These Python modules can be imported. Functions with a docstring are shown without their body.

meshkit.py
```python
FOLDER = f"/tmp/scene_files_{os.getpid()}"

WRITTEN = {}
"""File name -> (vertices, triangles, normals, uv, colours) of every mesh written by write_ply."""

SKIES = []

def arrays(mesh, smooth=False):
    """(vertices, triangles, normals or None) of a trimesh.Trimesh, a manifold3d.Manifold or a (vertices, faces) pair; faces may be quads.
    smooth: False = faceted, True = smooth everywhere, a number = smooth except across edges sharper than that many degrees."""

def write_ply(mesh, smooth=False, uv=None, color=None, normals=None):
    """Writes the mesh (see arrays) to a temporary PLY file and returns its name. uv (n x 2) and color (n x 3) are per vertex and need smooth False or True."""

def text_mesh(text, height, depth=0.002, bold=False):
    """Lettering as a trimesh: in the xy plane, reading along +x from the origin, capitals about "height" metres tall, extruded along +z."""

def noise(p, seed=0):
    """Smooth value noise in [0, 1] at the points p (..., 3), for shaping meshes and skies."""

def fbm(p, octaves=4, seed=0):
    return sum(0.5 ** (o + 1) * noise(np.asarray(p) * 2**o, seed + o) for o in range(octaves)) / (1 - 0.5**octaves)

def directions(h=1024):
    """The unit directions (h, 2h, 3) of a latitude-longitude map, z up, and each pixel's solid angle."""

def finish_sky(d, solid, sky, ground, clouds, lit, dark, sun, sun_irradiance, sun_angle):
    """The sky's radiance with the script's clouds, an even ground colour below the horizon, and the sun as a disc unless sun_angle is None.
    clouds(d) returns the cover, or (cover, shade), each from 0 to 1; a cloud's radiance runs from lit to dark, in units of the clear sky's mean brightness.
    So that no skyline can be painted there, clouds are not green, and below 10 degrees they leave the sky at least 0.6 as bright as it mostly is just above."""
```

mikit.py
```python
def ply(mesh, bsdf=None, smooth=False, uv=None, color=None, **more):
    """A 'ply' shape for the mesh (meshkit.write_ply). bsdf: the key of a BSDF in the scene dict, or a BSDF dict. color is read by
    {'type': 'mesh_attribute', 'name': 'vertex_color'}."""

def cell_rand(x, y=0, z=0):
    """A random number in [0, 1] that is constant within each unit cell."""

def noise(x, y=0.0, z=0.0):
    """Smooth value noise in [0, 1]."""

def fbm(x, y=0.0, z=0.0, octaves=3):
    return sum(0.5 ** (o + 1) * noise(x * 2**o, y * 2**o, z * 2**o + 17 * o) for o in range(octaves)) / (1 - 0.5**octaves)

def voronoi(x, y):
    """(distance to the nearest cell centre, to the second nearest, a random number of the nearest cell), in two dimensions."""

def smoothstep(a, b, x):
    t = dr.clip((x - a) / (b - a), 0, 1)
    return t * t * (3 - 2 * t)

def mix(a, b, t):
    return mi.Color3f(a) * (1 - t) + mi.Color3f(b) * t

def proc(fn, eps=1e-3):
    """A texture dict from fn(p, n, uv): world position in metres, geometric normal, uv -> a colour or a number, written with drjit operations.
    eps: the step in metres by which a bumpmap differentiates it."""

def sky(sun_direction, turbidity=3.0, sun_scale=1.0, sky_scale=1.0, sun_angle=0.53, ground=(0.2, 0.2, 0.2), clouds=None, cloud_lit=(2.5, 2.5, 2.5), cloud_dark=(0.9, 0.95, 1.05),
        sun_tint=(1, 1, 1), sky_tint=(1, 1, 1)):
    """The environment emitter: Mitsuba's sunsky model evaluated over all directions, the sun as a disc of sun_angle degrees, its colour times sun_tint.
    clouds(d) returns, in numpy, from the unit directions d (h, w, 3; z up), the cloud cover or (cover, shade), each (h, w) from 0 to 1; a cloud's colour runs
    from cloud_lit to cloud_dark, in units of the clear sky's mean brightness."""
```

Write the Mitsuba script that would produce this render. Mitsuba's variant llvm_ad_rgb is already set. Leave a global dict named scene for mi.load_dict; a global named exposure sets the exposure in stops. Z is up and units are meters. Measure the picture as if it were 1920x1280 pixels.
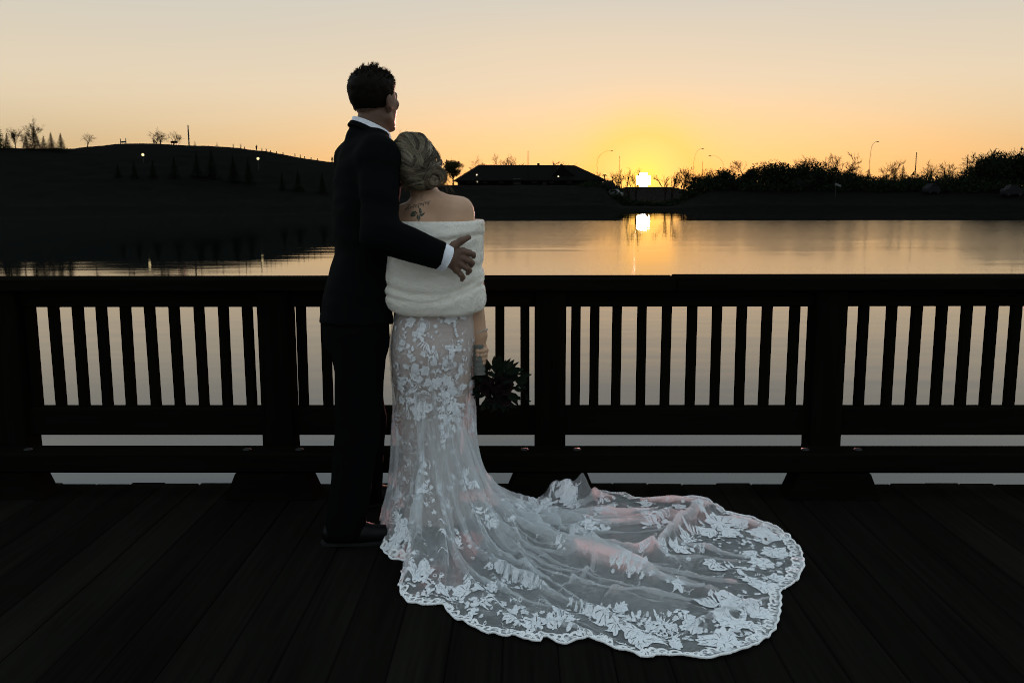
import math, random
import numpy as np, trimesh, shapely, shapely.geometry as sg
import drjit as dr
import mitsuba as mi, mikit, meshkit
from shapely.ops import triangulate, unary_union

# ---------------------------------------------------------------- camera, sky, exposure
CAM = np.array([0.0, 0.0, 1.33])                      # eye height above the deck
FOC, PITCH, YAW, ROLL = 1720.0, math.atan((640 - 372) / 1720.0), math.radians(0.5), math.radians(0.12)
_f = np.array([-math.sin(YAW) * math.cos(PITCH), math.cos(YAW) * math.cos(PITCH), -math.sin(PITCH)])
_r0 = np.cross(_f, [0, 0, 1.0]); _r0 /= np.linalg.norm(_r0)
_u0 = np.cross(_r0, _f)
_r = _r0 * math.cos(ROLL) - _u0 * math.sin(ROLL)
_u = _u0 * math.cos(ROLL) + _r0 * math.sin(ROLL)
T = mi.ScalarTransform4f
scene, labels = {}, {}
scene['camera'] = {'type': 'perspective', 'fov': 2 * math.degrees(math.atan(960 / FOC)), 'fov_axis': 'x', 'near_clip': 0.05, 'far_clip': 8000.0,
                   'to_world': T().look_at(origin=CAM.tolist(), target=(CAM + _f).tolist(), up=_u.tolist())}


def ray(u, v):
    d = _f + _r * ((u - 960) / FOC) - _u * ((v - 640) / FOC)
    return d / np.linalg.norm(d)


def ground(u, v, z=0.0):
    """The point of the level z that the photograph shows at the pixel (1920 x 1280)."""
    d = ray(u, v)
    return CAM + d * ((z - CAM[2]) / d[2])


def at(u, v, Y):
    d = ray(u, v)
    return CAM + d * (Y / d[1])


SUN = ray(1205, 338)
_th, _ph = round(math.acos(SUN[2]) / math.pi * 1024) / 1024 * math.pi, round(math.atan2(SUN[1], SUN[0]) / math.pi * 1024) / 1024 * math.pi
SUN = np.array([math.sin(_th) * math.cos(_ph), math.sin(_th) * math.sin(_ph), math.cos(_th)])   # whole cells of the sky map, for a round disc
exposure = 0.0


def veil(d):
    """A thin high veil of cloud: clear and warm low in the west, closing overhead."""
    el = np.degrees(np.arcsin(np.clip(d[..., 2], -1, 1)))
    gam = np.degrees(np.arccos(np.clip(d @ SUN, -1, 1)))
    n = meshkit.fbm(np.stack([d[..., 0] * 3, d[..., 1] * 3, el * 0.22], -1), 4, 5) - 0.5
    s = lambda a, b, x: (lambda t: t * t * (3 - 2 * t))(np.clip((x - a) / (b - a), 0, 1))
    glow = np.exp(-(gam / 2.7) ** 2)                       # the veil lit through round the sun
    cover = 0.20 + 0.62 * s(0.5, 7.5, el + 1.5 * n) + 0.12 * s(9.0, 20.0, el)
    cover = np.maximum(cover * (1 - 0.9 * np.exp(-(gam / 3.2) ** 2)), 0.75 * glow)
    cover = np.maximum(cover, np.exp(-(gam / 0.5) ** 4))
    shade = 0.75 + 0.25 * np.maximum(s(3.5, 18.5, el + 2 * n), s(25.0, 95.0, gam)) - 0.62 * glow - 0.13 * np.exp(-(gam / 0.6) ** 2)
    return cover, shade


scene['sky'] = mikit.sky(SUN, turbidity=3.0, sun_scale=1.0, sky_scale=6.8, sun_angle=0.6, clouds=veil,
                         cloud_lit=(19.4, 10.4, 1.0), cloud_dark=(5.0, 5.9, 6.4), sky_tint=(1.0, 1.04, 0.85), sun_tint=(19.0, 27.0, -430.0))

# ---------------------------------------------------------------- helpers
rng = np.random.default_rng(7)


def mat(name, d):
    scene[name] = d
    return name


def rgb(*c):
    return {'type': 'rgb', 'value': [float(x) for x in c]}


def principled(base, rough=0.6, spec=0.3, **k):
    d = {'type': 'principled', 'base_color': base if isinstance(base, dict) else rgb(*base), 'roughness': rough, 'specular': spec}
    d.update(k)
    return {'type': 'twosided', 'nested': d}


def uniq(key):
    if key not in used_keys:
        used_keys.add(key)
        return key
    i = 1
    while f'{key}_{i:03d}' in used_keys:
        i += 1
    used_keys.add(f'{key}_{i:03d}')
    return f'{key}_{i:03d}'


used_keys = set()


def thing(name, label=None, cat=None, group=None, kind=None):
    key = uniq(name)
    d = {}
    if label: d['label'] = label
    if cat: d['category'] = cat
    if group: d['group'] = group
    if kind: d['kind'] = kind
    if d: labels[key] = d
    return key


def put(name, mesh, bsdf, parent=None, smooth=False, label=None, kind=None, **k):
    """One entry of scene: a part of parent, or the thing of that key itself."""
    key = uniq(f'{parent}__{name}') if parent else name
    scene[key] = mikit.ply(mesh, bsdf, smooth=smooth, **k)
    if label or kind:
        labels.setdefault(key, {})
        if label: labels[key]['label'] = label
        if kind: labels[key]['kind'] = kind
    return key


def cat(*ms):
    """Join (v, f) pairs or trimeshes."""
    vs, fs, n = [], [], 0
    for m in ms:
        v, f = (m.vertices, m.faces) if hasattr(m, 'vertices') else m
        v, f = np.asarray(v, float), np.asarray(f, int)
        if f.shape[1] == 4:
            f = np.vstack([f[:, [0, 1, 2]], f[:, [0, 2, 3]]])
        vs.append(v); fs.append(f + n); n += len(v)
    return np.vstack(vs), np.vstack(fs)


def box(x0, x1, y0, y1, z0, z1, ch=0.004):
    """A box with chamfered edges."""
    c = np.array([(x0 + x1) / 2, (y0 + y1) / 2, (z0 + z1) / 2]); h = np.array([x1 - x0, y1 - y0, z1 - z0]) / 2
    ch = min(ch, h.min() * 0.4)
    p = [np.array(s) * (h - ch * (1 - np.eye(3)[a])) for a in range(3) for s in np.ndindex(2, 2, 2) for s in [np.array(s) * 2 - 1]]
    m = trimesh.convex.convex_hull(np.array(p)); m.apply_translation(c)
    return m.vertices, m.faces


def tube(pts, rad, n=6, caps=True):
    pts = np.asarray(pts, float); rad = np.broadcast_to(np.asarray(rad, float), len(pts))
    t = np.gradient(pts, axis=0); t /= np.linalg.norm(t, axis=1, keepdims=True) + 1e-12
    a = np.array([0, 0, 1.0]) if abs(t[0, 2]) < 0.9 else np.array([1.0, 0, 0])
    us = []
    for k in range(len(pts)):
        a = a - t[k] * (a @ t[k]); a /= np.linalg.norm(a) + 1e-12
        us.append(a)
    us = np.array(us); ws = np.cross(t, us)
    th = np.arange(n) * 2 * np.pi / n
    v = (pts[:, None] + rad[:, None, None] * (np.cos(th)[None, :, None] * us[:, None] + np.sin(th)[None, :, None] * ws[:, None])).reshape(-1, 3)
    i, j = np.meshgrid(np.arange(len(pts) - 1), np.arange(n), indexing='ij')
    a_, b_ = i * n + j, i * n + (j + 1) % n
    q = np.stack([a_, b_, b_ + n, a_ + n], -1).reshape(-1, 4)
    f = np.vstack([q[:, [0, 1, 2]], q[:, [0, 2, 3]]])
    if caps:
        v = np.vstack([v, pts[:1], pts[-1:]]); m = len(v)
        j = np.arange(n)
        f = np.vstack([f, np.stack([(j + 1) % n, j, j * 0 + m - 2], 1), np.stack([(len(pts) - 1) * n + j, (len(pts) - 1) * n + (j + 1) % n, j * 0 + m - 1], 1)])
    return v, f


def strands(P, R, n=3):
    """Many thin tubes at once: P (k, m, 3) points, R (k, m) radii."""
    k, m = P.shape[:2]
    t = np.gradient(P, axis=1); t /= np.linalg.norm(t, axis=2, keepdims=True) + 1e-12
    a = np.cross(t, np.array([0.31, 0.53, 0.79])); a /= np.linalg.norm(a, axis=2, keepdims=True) + 1e-12
    b = np.cross(t, a)
    th = np.arange(n) * 2 * np.pi / n
    v = P[:, :, None] + R[:, :, None, None] * (np.cos(th)[:, None] * a[:, :, None] + np.sin(th)[:, None] * b[:, :, None])
    base = (np.arange(k) * m * n)[:, None, None]
    i, j = np.arange(m - 1)[None, :, None] * n, np.arange(n)[None, None]
    p, q = base + i + j, base + i + (j + 1) % n
    quad = np.stack([p, q, q + n, p + n], -1).reshape(-1, 4)
    return v.reshape(-1, 3), np.vstack([quad[:, [0, 1, 2]], quad[:, [0, 2, 3]]])


def spline(pts, n):
    """Catmull-Rom through the points."""
    p = np.asarray(pts, float)
    from scipy.interpolate import PchipInterpolator, CubicSpline
    d = np.r_[0, np.cumsum(np.linalg.norm(np.diff(p, axis=0), axis=1) + 1e-9)]
    return CubicSpline(d, p)(np.linspace(0, d[-1], n))


def sm(a, b, x):
    t = np.clip((np.asarray(x, float) - a) / (b - a), 0, 1)
    return t * t * (3 - 2 * t)


def grid_faces(nu, nv, wrap=False):
    i, j = np.meshgrid(np.arange(nu if wrap else nu - 1), np.arange(nv - 1), indexing='ij')
    a, b = i * nv + j, ((i + 1) % nu) * nv + j
    q = np.stack([a, b, b + 1, a + 1], -1).reshape(-1, 4)
    return np.vstack([q[:, [0, 1, 2]], q[:, [0, 2, 3]]])


def relax(m, n):
    """Taubin smoothing."""
    import scipy.sparse as sp
    e = m.edges_unique; k = len(m.vertices)
    W = sp.coo_matrix((np.ones(2 * len(e)), (np.r_[e[:, 0], e[:, 1]], np.r_[e[:, 1], e[:, 0]])), (k, k)).tocsr()
    deg = np.asarray(W.sum(1)).ravel(); ok = deg > 0
    v = np.array(m.vertices); inv = 1 / np.maximum(deg, 1)
    for i in range(2 * n):
        d = (W @ v) * inv[:, None] - v
        v = v + (0.5 if i % 2 == 0 else -0.52) * d * ok[:, None]
    return trimesh.Trimesh(v, m.faces, process=False)


# ---- bodies and clothes: a distance field of tapered bones, turned into a mesh by surface nets
class Field:
    def __init__(self, lo, hi, step, fine=()):
        """fine: (lo, hi, step) boxes where the grid lines stand closer."""
        self.ax = []
        for k in range(3):
            x, xs = lo[k], []
            while x < hi[k]:
                xs.append(x)
                st = step
                for a, b, s in fine:
                    if a[k] - 0.004 <= x <= b[k]: st = min(st, s)
                x += st
            self.ax.append(np.array(xs))
        self.f = np.full([len(a) for a in self.ax], 0.08, np.float32)

    def block(self, lo, hi):
        sl = tuple(slice(max(0, np.searchsorted(a, l) - 1), np.searchsorted(a, h) + 1) for a, l, h in zip(self.ax, lo, hi))
        g = np.meshgrid(*[a[s] for a, s in zip(self.ax, sl)], indexing='ij')
        return sl, np.stack(g, -1)

    def join(self, sl, d, k):
        f = self.f[sl]
        if k <= 0:
            self.f[sl] = np.minimum(f, d)
        else:
            h = np.clip(0.5 + 0.5 * (f - d) / k, 0, 1)
            self.f[sl] = f * (1 - h) + d * h - k * h * (1 - h)

    def bone(self, a, b, ra, rb, k=0.03, flat=None):
        """A tapered capsule; flat = (axis, factor) squeezes it along a direction."""
        a, b = np.asarray(a, float), np.asarray(b, float)
        m = max(ra, rb) + 0.07
        sl, p = self.block(np.minimum(a, b) - m, np.maximum(a, b) + m)
        ab = b - a; L = ab @ ab + 1e-12
        t = np.clip(((p - a) @ ab) / L, 0, 1)
        q = p - a - t[..., None] * ab
        if flat is not None:
            n = np.asarray(flat[0], float); n = n / np.linalg.norm(n)
            c = q @ n
            q = q + (c * (1 / flat[1] - 1))[..., None] * n
        self.join(sl, (np.linalg.norm(q, axis=-1) - (ra + (rb - ra) * t)) * (flat[1] if flat is not None and flat[1] < 1 else 1), k)

    def egg(self, c, r, frame=None, k=0.02, cut=False):
        c, r = np.asarray(c, float), np.asarray(r, float)
        m = r.max() + 0.07
        sl, p = self.block(c - m, c + m)
        q = p - c
        if frame is not None: q = q @ np.asarray(frame).T
        n = np.linalg.norm(q / r, axis=-1); g = np.linalg.norm(q / r ** 2, axis=-1) + 1e-6
        d = n * (n - 1) / g
        if cut:
            self.f[sl] = np.maximum(self.f[sl], -d)
        else:
            self.join(sl, d, k)

    def rings(self, rows, pw=2.3, k=0.02):
        """A trunk: rows of (centre xyz, half width vector in xy, half depth vector in xy), from top to bottom."""
        zs = np.array([r[0][2] for r in rows])[::-1]
        A = np.array([np.r_[r[0], r[1], r[2]] for r in rows])[::-1]
        sl, p = self.block([self.ax[0][0], self.ax[1][0], zs[0] - 0.05], [self.ax[0][-1], self.ax[1][-1], zs[-1] + 0.05])
        z = self.ax[2][sl[2]]
        from scipy.interpolate import PchipInterpolator
        I = PchipInterpolator(zs, A)(np.clip(z, zs[0], zs[-1]))
        w = np.linalg.norm(I[:, 3:5], axis=1); h = np.linalg.norm(I[:, 5:7], axis=1)
        q = p[..., :2] - I[None, None, :, :2]
        a = (q * (I[:, 3:5] / w[:, None])).sum(-1); b = (q * (I[:, 5:7] / h[:, None])).sum(-1)
        n = (np.abs(a / w) ** pw + np.abs(b / h) ** pw) ** (1 / pw)
        d = (n - 1) * np.minimum(w, h)
        d = np.maximum(d, np.maximum(z - zs[-1], zs[0] - z)[None, None])
        self.join(sl, d, k)

    def mesh(self, smooth=2, disp=None):
        f = self.f
        if disp is not None:
            near = np.abs(f) < 0.05
            P = np.stack(np.meshgrid(*self.ax, indexing='ij'), -1)[near]
            f = f.copy(); f[near] -= disp(P).astype(np.float32)
        ins = f < 0
        c = np.zeros([n - 1 for n in f.shape], np.int8)
        S = [slice(None, -1), slice(1, None)]
        for o in np.ndindex(2, 2, 2): c += ins[S[o[0]], S[o[1]], S[o[2]]]
        cell = (c > 0) & (c < 8)
        idx = np.full(cell.shape, -1); ijk = np.argwhere(cell); idx[cell] = np.arange(len(ijk))
        acc, cnt = np.zeros((len(ijk), 3)), np.zeros(len(ijk))
        X = self.ax
        for a in range(3):
            b, cc = [k for k in range(3) if k != a]
            for o in np.ndindex(2, 2):
                i0 = ijk.copy(); i0[:, b] += o[0]; i0[:, cc] += o[1]
                i1 = i0.copy(); i1[:, a] += 1
                f0, f1 = f[tuple(i0.T)], f[tuple(i1.T)]
                m = (f0 < 0) != (f1 < 0)
                t = np.where(m, f0 / np.where(m, f0 - f1, 1), 0)
                P = np.stack([X[k][i0[:, k]] for k in range(3)], -1)
                P[:, a] += t * (X[a][i1[:, a]] - X[a][i0[:, a]])
                acc[m] += P[m]; cnt[m] += 1
        v = acc / cnt[:, None]
        faces = []
        for a in range(3):
            b, cc = (a + 1) % 3, (a + 2) % 3
            s0 = [slice(None)] * 3; s1 = [slice(None)] * 3
            s0[a], s1[a] = slice(None, -1), slice(1, None)
            e = ins[tuple(s0)] != ins[tuple(s1)]
            e = np.argwhere(e)
            e = e[(e[:, b] > 0) & (e[:, cc] > 0) & (e[:, b] < f.shape[b] - 1) & (e[:, cc] < f.shape[cc] - 1)]
            q = []
            for o in ((0, 0), (-1, 0), (-1, -1), (0, -1)):
                w = e.copy(); w[:, b] += o[0]; w[:, cc] += o[1]
                q.append(idx[tuple(w.T)])
            q = np.stack(q, 1)
            flip = ins[tuple(e.T)]
            q[~flip] = q[~flip][:, ::-1]
            faces.append(q)
        q = np.vstack(faces); q = q[(q >= 0).all(1)]
        m = trimesh.Trimesh(v, np.vstack([q[:, [0, 1, 2]], q[:, [0, 2, 3]]]), process=False)
        return relax(m, smooth * 3)

# ---------------------------------------------------------------- materials
N, F = mikit.noise, mikit.fbm
WATER = -1.25


def breeze(p):
    # a light breeze on the nearer right part; the strip under the far bank and the cove on the left lie calm
    edge = 104 + 5 * N(p.x * 0.03, 1.5, 0)
    slope = p.x / dr.maximum(p.y, 1.0)
    lane = mikit.smoothstep(0.016, 0.034, dr.abs(slope - 0.141 + 0.01 * (N(p.y * 0.06, 2.5, 1.0) - 0.5)))   # a calm lane lies between the gusts
    return (1 - mikit.smoothstep(edge - 3, edge, p.y)) * mikit.smoothstep(-0.13, -0.02, slope) * (0.25 + 0.75 * mikit.smoothstep(18, 45, p.y)) * lane


def water_bump(p, n, uv):
    # long low swells lying across the view, finer ripples between, calmer and livelier patches
    a = F(p.x * 0.05 + 3, p.y * 0.30, 0, 2) - 0.5
    b = F(p.x * 0.5, p.y * 1.7, 3.3, 2) - 0.5
    c = mikit.smoothstep(0.35, 0.75, N(p.x * 0.02, p.y * 0.06, 9.0))
    w = 2.7
    return (a * (0.0025 + 0.003 * c) + b * (0.0009 + 0.0012 * c)) * w


def water_rough(p, n, uv):
    return 0.78 * breeze(p)


_w = lambda al: {'type': 'roughplastic', 'distribution': 'beckmann', 'alpha': al, 'int_ior': 1.33, 'nonlinear': True, 'diffuse_reflectance': rgb(0.003, 0.007, 0.0065)}
mat('lake_water', {'type': 'twosided', 'nested': {'type': 'bumpmap', 'arbitrary': mikit.proc(water_bump, 0.02), 'scale': 1.0,
                   'nested': {'type': 'blendbsdf', 'weight': mikit.proc(water_rough), 'calm': _w(0.0022), 'ruffled': _w(0.026)}}})


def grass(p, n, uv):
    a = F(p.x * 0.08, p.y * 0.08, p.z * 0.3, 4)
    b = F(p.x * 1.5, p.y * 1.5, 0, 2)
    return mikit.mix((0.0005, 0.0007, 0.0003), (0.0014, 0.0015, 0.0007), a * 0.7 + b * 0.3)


mat('grass_bank', principled(mikit.proc(grass), 0.95, 0.02))


def wood_fn(dark, light, along):
    def fn(p, n, uv):
        q = (p.x, p.y, p.z)
        o = [q[k] for k in range(3) if k != along]
        g = F(o[0] * 90, o[1] * 90, q[along] * 2.5, 3)
        k = F(o[0] * 9, o[1] * 9, q[along] * 1.2, 2)
        return mikit.mix(dark, light, g * 0.55 + k * 0.45)
    return fn


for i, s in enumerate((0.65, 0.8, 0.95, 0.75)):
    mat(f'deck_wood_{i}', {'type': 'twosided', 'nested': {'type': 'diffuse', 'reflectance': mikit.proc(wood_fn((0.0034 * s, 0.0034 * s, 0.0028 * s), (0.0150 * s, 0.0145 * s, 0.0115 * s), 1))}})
mat('rail_wood_x', {'type': 'twosided', 'nested': {'type': 'diffuse', 'reflectance': mikit.proc(wood_fn((0.0022, 0.0021, 0.0016), (0.0085, 0.0078, 0.0058), 0))}})
mat('rail_wood_z', {'type': 'twosided', 'nested': {'type': 'diffuse', 'reflectance': mikit.proc(wood_fn((0.0020, 0.0019, 0.0015), (0.0075, 0.0068, 0.0050), 2))}})
mat('bolt_steel', principled((0.025, 0.025, 0.025), 0.5, 0.15))
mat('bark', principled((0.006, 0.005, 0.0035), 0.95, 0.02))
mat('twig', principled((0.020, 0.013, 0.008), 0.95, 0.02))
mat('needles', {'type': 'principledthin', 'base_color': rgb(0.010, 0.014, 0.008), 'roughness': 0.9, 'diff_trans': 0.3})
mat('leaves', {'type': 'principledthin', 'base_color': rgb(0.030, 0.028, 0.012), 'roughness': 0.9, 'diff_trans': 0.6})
mat('dark_metal', principled((0.02, 0.02, 0.02), 0.5, 0.3))
mat('roof_shingle', principled((0.004, 0.0038, 0.0035), 0.95, 0.02))
mat('dark_brick', principled((0.004, 0.0035, 0.003), 0.95, 0.02))
mat('window_glass', principled((0.004, 0.004, 0.005), 0.3, 0.15))
mat('car_white', principled((0.07, 0.07, 0.07), 0.5, 0.1))
mat('car_grey', principled((0.010, 0.010, 0.012), 0.6, 0.06))
mat('rubber', principled((0.01, 0.01, 0.01), 0.8, 0.2))
mat('silhouette_cloth', principled((0.012, 0.012, 0.014), 0.9, 0.1))
mat('sign_white', principled((0.10, 0.10, 0.10), 0.6, 0.2))

# ---------------------------------------------------------------- lake, land
def az(u):
    """Azimuth (x over y) of a picture column at the horizon."""
    d = ray(u, 372)
    return d[0] / d[1]


# water: one sheet from under the deck to beyond the far bank
labels['lake'] = {'label': 'calm lake mirroring the orange sunset sky', 'kind': 'structure'}
put('lake', (np.array([[-900, -60, WATER], [900, -60, WATER], [900, 700, WATER], [-900, 700, WATER]], float), np.array([[0, 1, 2, 3]])), 'lake_water')

# land: polar grid round the deck; the far shore, a bank, the grassy hill on the left
UU = np.array([-900, -300, 0, 60, 130, 180, 220, 270, 350, 400, 440, 500, 570, 620, 680, 760, 850, 1100, 1180, 1300, 1500, 1700, 1900, 2300, 3200])
TOPV = np.array([300, 285, 278, 278, 279, 275, 271, 270, 272, 274, 277, 284, 296, 303, 316, 335, 347, 348, 350, 351, 352, 353, 353, 353, 353])
SHORE = np.array([120, 135, 146, 148, 150, 152, 154, 156, 158, 160, 161, 164, 167, 169, 172, 177, 183, 193, 196, 200, 203, 206, 208, 205, 190])
CREST = np.array([255, 258, 262, 262, 262, 262, 262, 262, 262, 262, 262, 260, 258, 256, 252, 246, 240, 240, 242, 244, 246, 246, 246, 246, 246])
from scipy.interpolate import PchipInterpolator
_azs = np.array([az(u) for u in UU])
_elev = np.array([ray(u, v)[2] / np.hypot(*ray(u, v)[:2]) for u, v in zip(UU, TOPV)])
_sh, _cr, _el = (PchipInterpolator(_azs, a, extrapolate=True) for a in (SHORE, CREST, _elev))


def land_height(x, y):
    a = x / np.maximum(y, 1e-6); a = np.clip(a, _azs[0], _azs[-1]); r = np.hypot(x, y)
    sh, cr = _sh(a), _cr(a)
    top = CAM[2] + _el(a) * cr
    s = (r - sh) / (cr - sh)
    lip = np.clip(s * 9, 0, 1) * 0.9 - 0.0
    rise = np.where(s < 1, 0.5 * sm(0, 1.0, s) + 0.5 * np.clip(s, 0, 1) ** 1.5, 1 - 0.25 * sm(1, 6, s) * (top > 4))
    base = WATER + lip
    # a low gap under the sun: flat meadow, then a far wooded ridge
    gap = sm(az(1125), az(1175), a) * (1 - sm(az(1250), az(1345), a))
    low = -0.75 + 0.3 * np.clip(s, 0, 1)
    ridge = sm(520, 1150, r) * (CAM[2] + (ray(1205, 351)[2]) * np.minimum(r, 1200) - low)
    h = base + (top - base) * np.clip(rise, 0, 1)
    h = h * (1 - gap) + np.where(s > 0, np.minimum(base, low) + ridge, base) * gap
    h = np.where(s < 0, WATER + np.maximum(s, -0.3) * 3, h)
    w = np.stack([x * 0.25, y * 0.25, 0 * x], -1)
    return h + (meshkit.fbm(w, 3, 2) - 0.5) * 0.5 * np.clip(s * 4, 0, 1)


A = np.tan(np.r_[np.linspace(-1.40, -0.56, 120), np.linspace(-0.555, 0.555, 620), np.linspace(0.56, 1.40, 120)])
R = np.r_[np.linspace(110, 300, 110), np.geomspace(305, 3000, 40)]
gx = (np.sin(np.arctan(A))[:, None] * R[None]); gy = (np.cos(np.arctan(A))[:, None] * R[None])
labels['grassy_bank'] = {'label': 'dark grassy far bank rising into a hill on the left', 'kind': 'structure'}
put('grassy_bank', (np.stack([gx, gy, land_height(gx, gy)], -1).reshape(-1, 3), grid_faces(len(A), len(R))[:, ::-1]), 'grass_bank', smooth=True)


def on_land(u, r):
    a = az(u)
    x, y = r * math.sin(math.atan(a)), r * math.cos(math.atan(a))
    return np.array([x, y, float(land_height(np.array(x), np.array(y)))])


# ---------------------------------------------------------------- deck
RY = ground(960, 905)[1]                              # far edge of the deck
labels['deck'] = {'label': 'dark weathered timber deck of planks running towards the railing', 'kind': 'structure'}
PITCHX = 0.163
PY0 = ground(960, 912)[1]
joists = [box(-5.2, 5.2, y, y + 0.05, -0.28, -0.046, 0.004) for y in np.arange(-1.8, 4.0, 0.6)] + [box(-5.2, 5.2, RY - 0.16, RY - 0.08, -0.34, -0.046, 0.004)]
put('joist', cat(*joists), 'rail_wood_x', 'deck', kind='stuff')
for i in range(-31, 32):
    x = i * PITCHX + 0.03
    m = trimesh.Trimesh(*box(x - PITCHX / 2 + 0.0006, x + PITCHX / 2 - 0.0006, -2.0, RY + rng.uniform(-0.012, 0.012), -0.045 + rng.uniform(-0.002, 0.002), 0 + rng.uniform(-0.0025, 0.0015), 0.005), process=False)
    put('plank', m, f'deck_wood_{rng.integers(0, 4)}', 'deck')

# ---------------------------------------------------------------- railing
rail = thing('railing', 'dark timber railing with square posts and thin balusters along the deck edge', 'railing')
PF = RY - 0.10                                        # front face of the posts
BY = RY - 0.02                                        # centre plane of the balusters
zat = lambda v, Y, u=960: at(u, v, Y)[2]
z_cap1, z_cap0 = zat(522, PF - 0.03), zat(546, PF - 0.03)
z_hr0 = zat(575, BY - 0.03)
z_br1, z_br0 = zat(764, BY - 0.03), zat(815, BY - 0.03)
POSTS = [10, 515, 1032, 1555, 2085, -500]
pw = 0.140 / 2
px_ = sorted(at(u, 700, PF)[0] for u in POSTS)
# two lengths of cap board butt over the third post bay, one a little proud
xj = at(1268, 522, PF)[0]
put('cap_board', box(-5.2, xj - 0.001, PF - 0.035, RY + 0.05, z_cap0, z_cap1, 0.006), 'rail_wood_x', rail)
put('cap_board', box(xj + 0.001, 5.2, PF - 0.035, RY + 0.05, z_cap0, z_cap1 + 0.004, 0.006), 'rail_wood_x', rail)
put('top_rail', box(-5.2, 5.2, BY - 0.035, BY + 0.035, z_hr0, z_cap0 - 0.002, 0.005), 'rail_wood_x', rail)
put('bottom_rail', box(-5.2, 5.2, BY - 0.035, BY + 0.035, z_br0, z_br1, 0.005), 'rail_wood_x', rail)
curbY = PF - 0.004
z_cu1, z_cu0 = zat(850, curbY - 0.14), zat(887, curbY - 0.14)
put('curb_beam', box(-5.2, 5.2, curbY - 0.14, curbY, z_cu0, z_cu1, 0.008), 'rail_wood_x', rail)
for x in px_:
    put('post', box(x - pw, x + pw, PF, PF + 0.14, -0.4, z_cap0 - 0.001, 0.006), 'rail_wood_z', rail)
    w1, w0 = 0.155, 0.205                             # spacer block under the curb, ends cut at a slant
    zz = [0.001, z_cu0 - 0.001]
    v = np.array([[x + s * w, y, z] for z, w in zip(zz, (w0, w1)) for y in (curbY - 0.15, curbY + 0.0) for s in (-1, 1)])
    m = trimesh.convex.convex_hull(v)
    put('spacer_block', m, 'rail_wood_x', rail)
    for s in (-1, 1):
        b = trimesh.creation.icosphere(2, 0.019); b.apply_scale([1, 1, 0.35]); b.apply_translation([x + s * 0.118, curbY - 0.075, z_cu1 + 0.0005])
        put('bolt', b, 'bolt_steel', rail, smooth=True)
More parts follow.
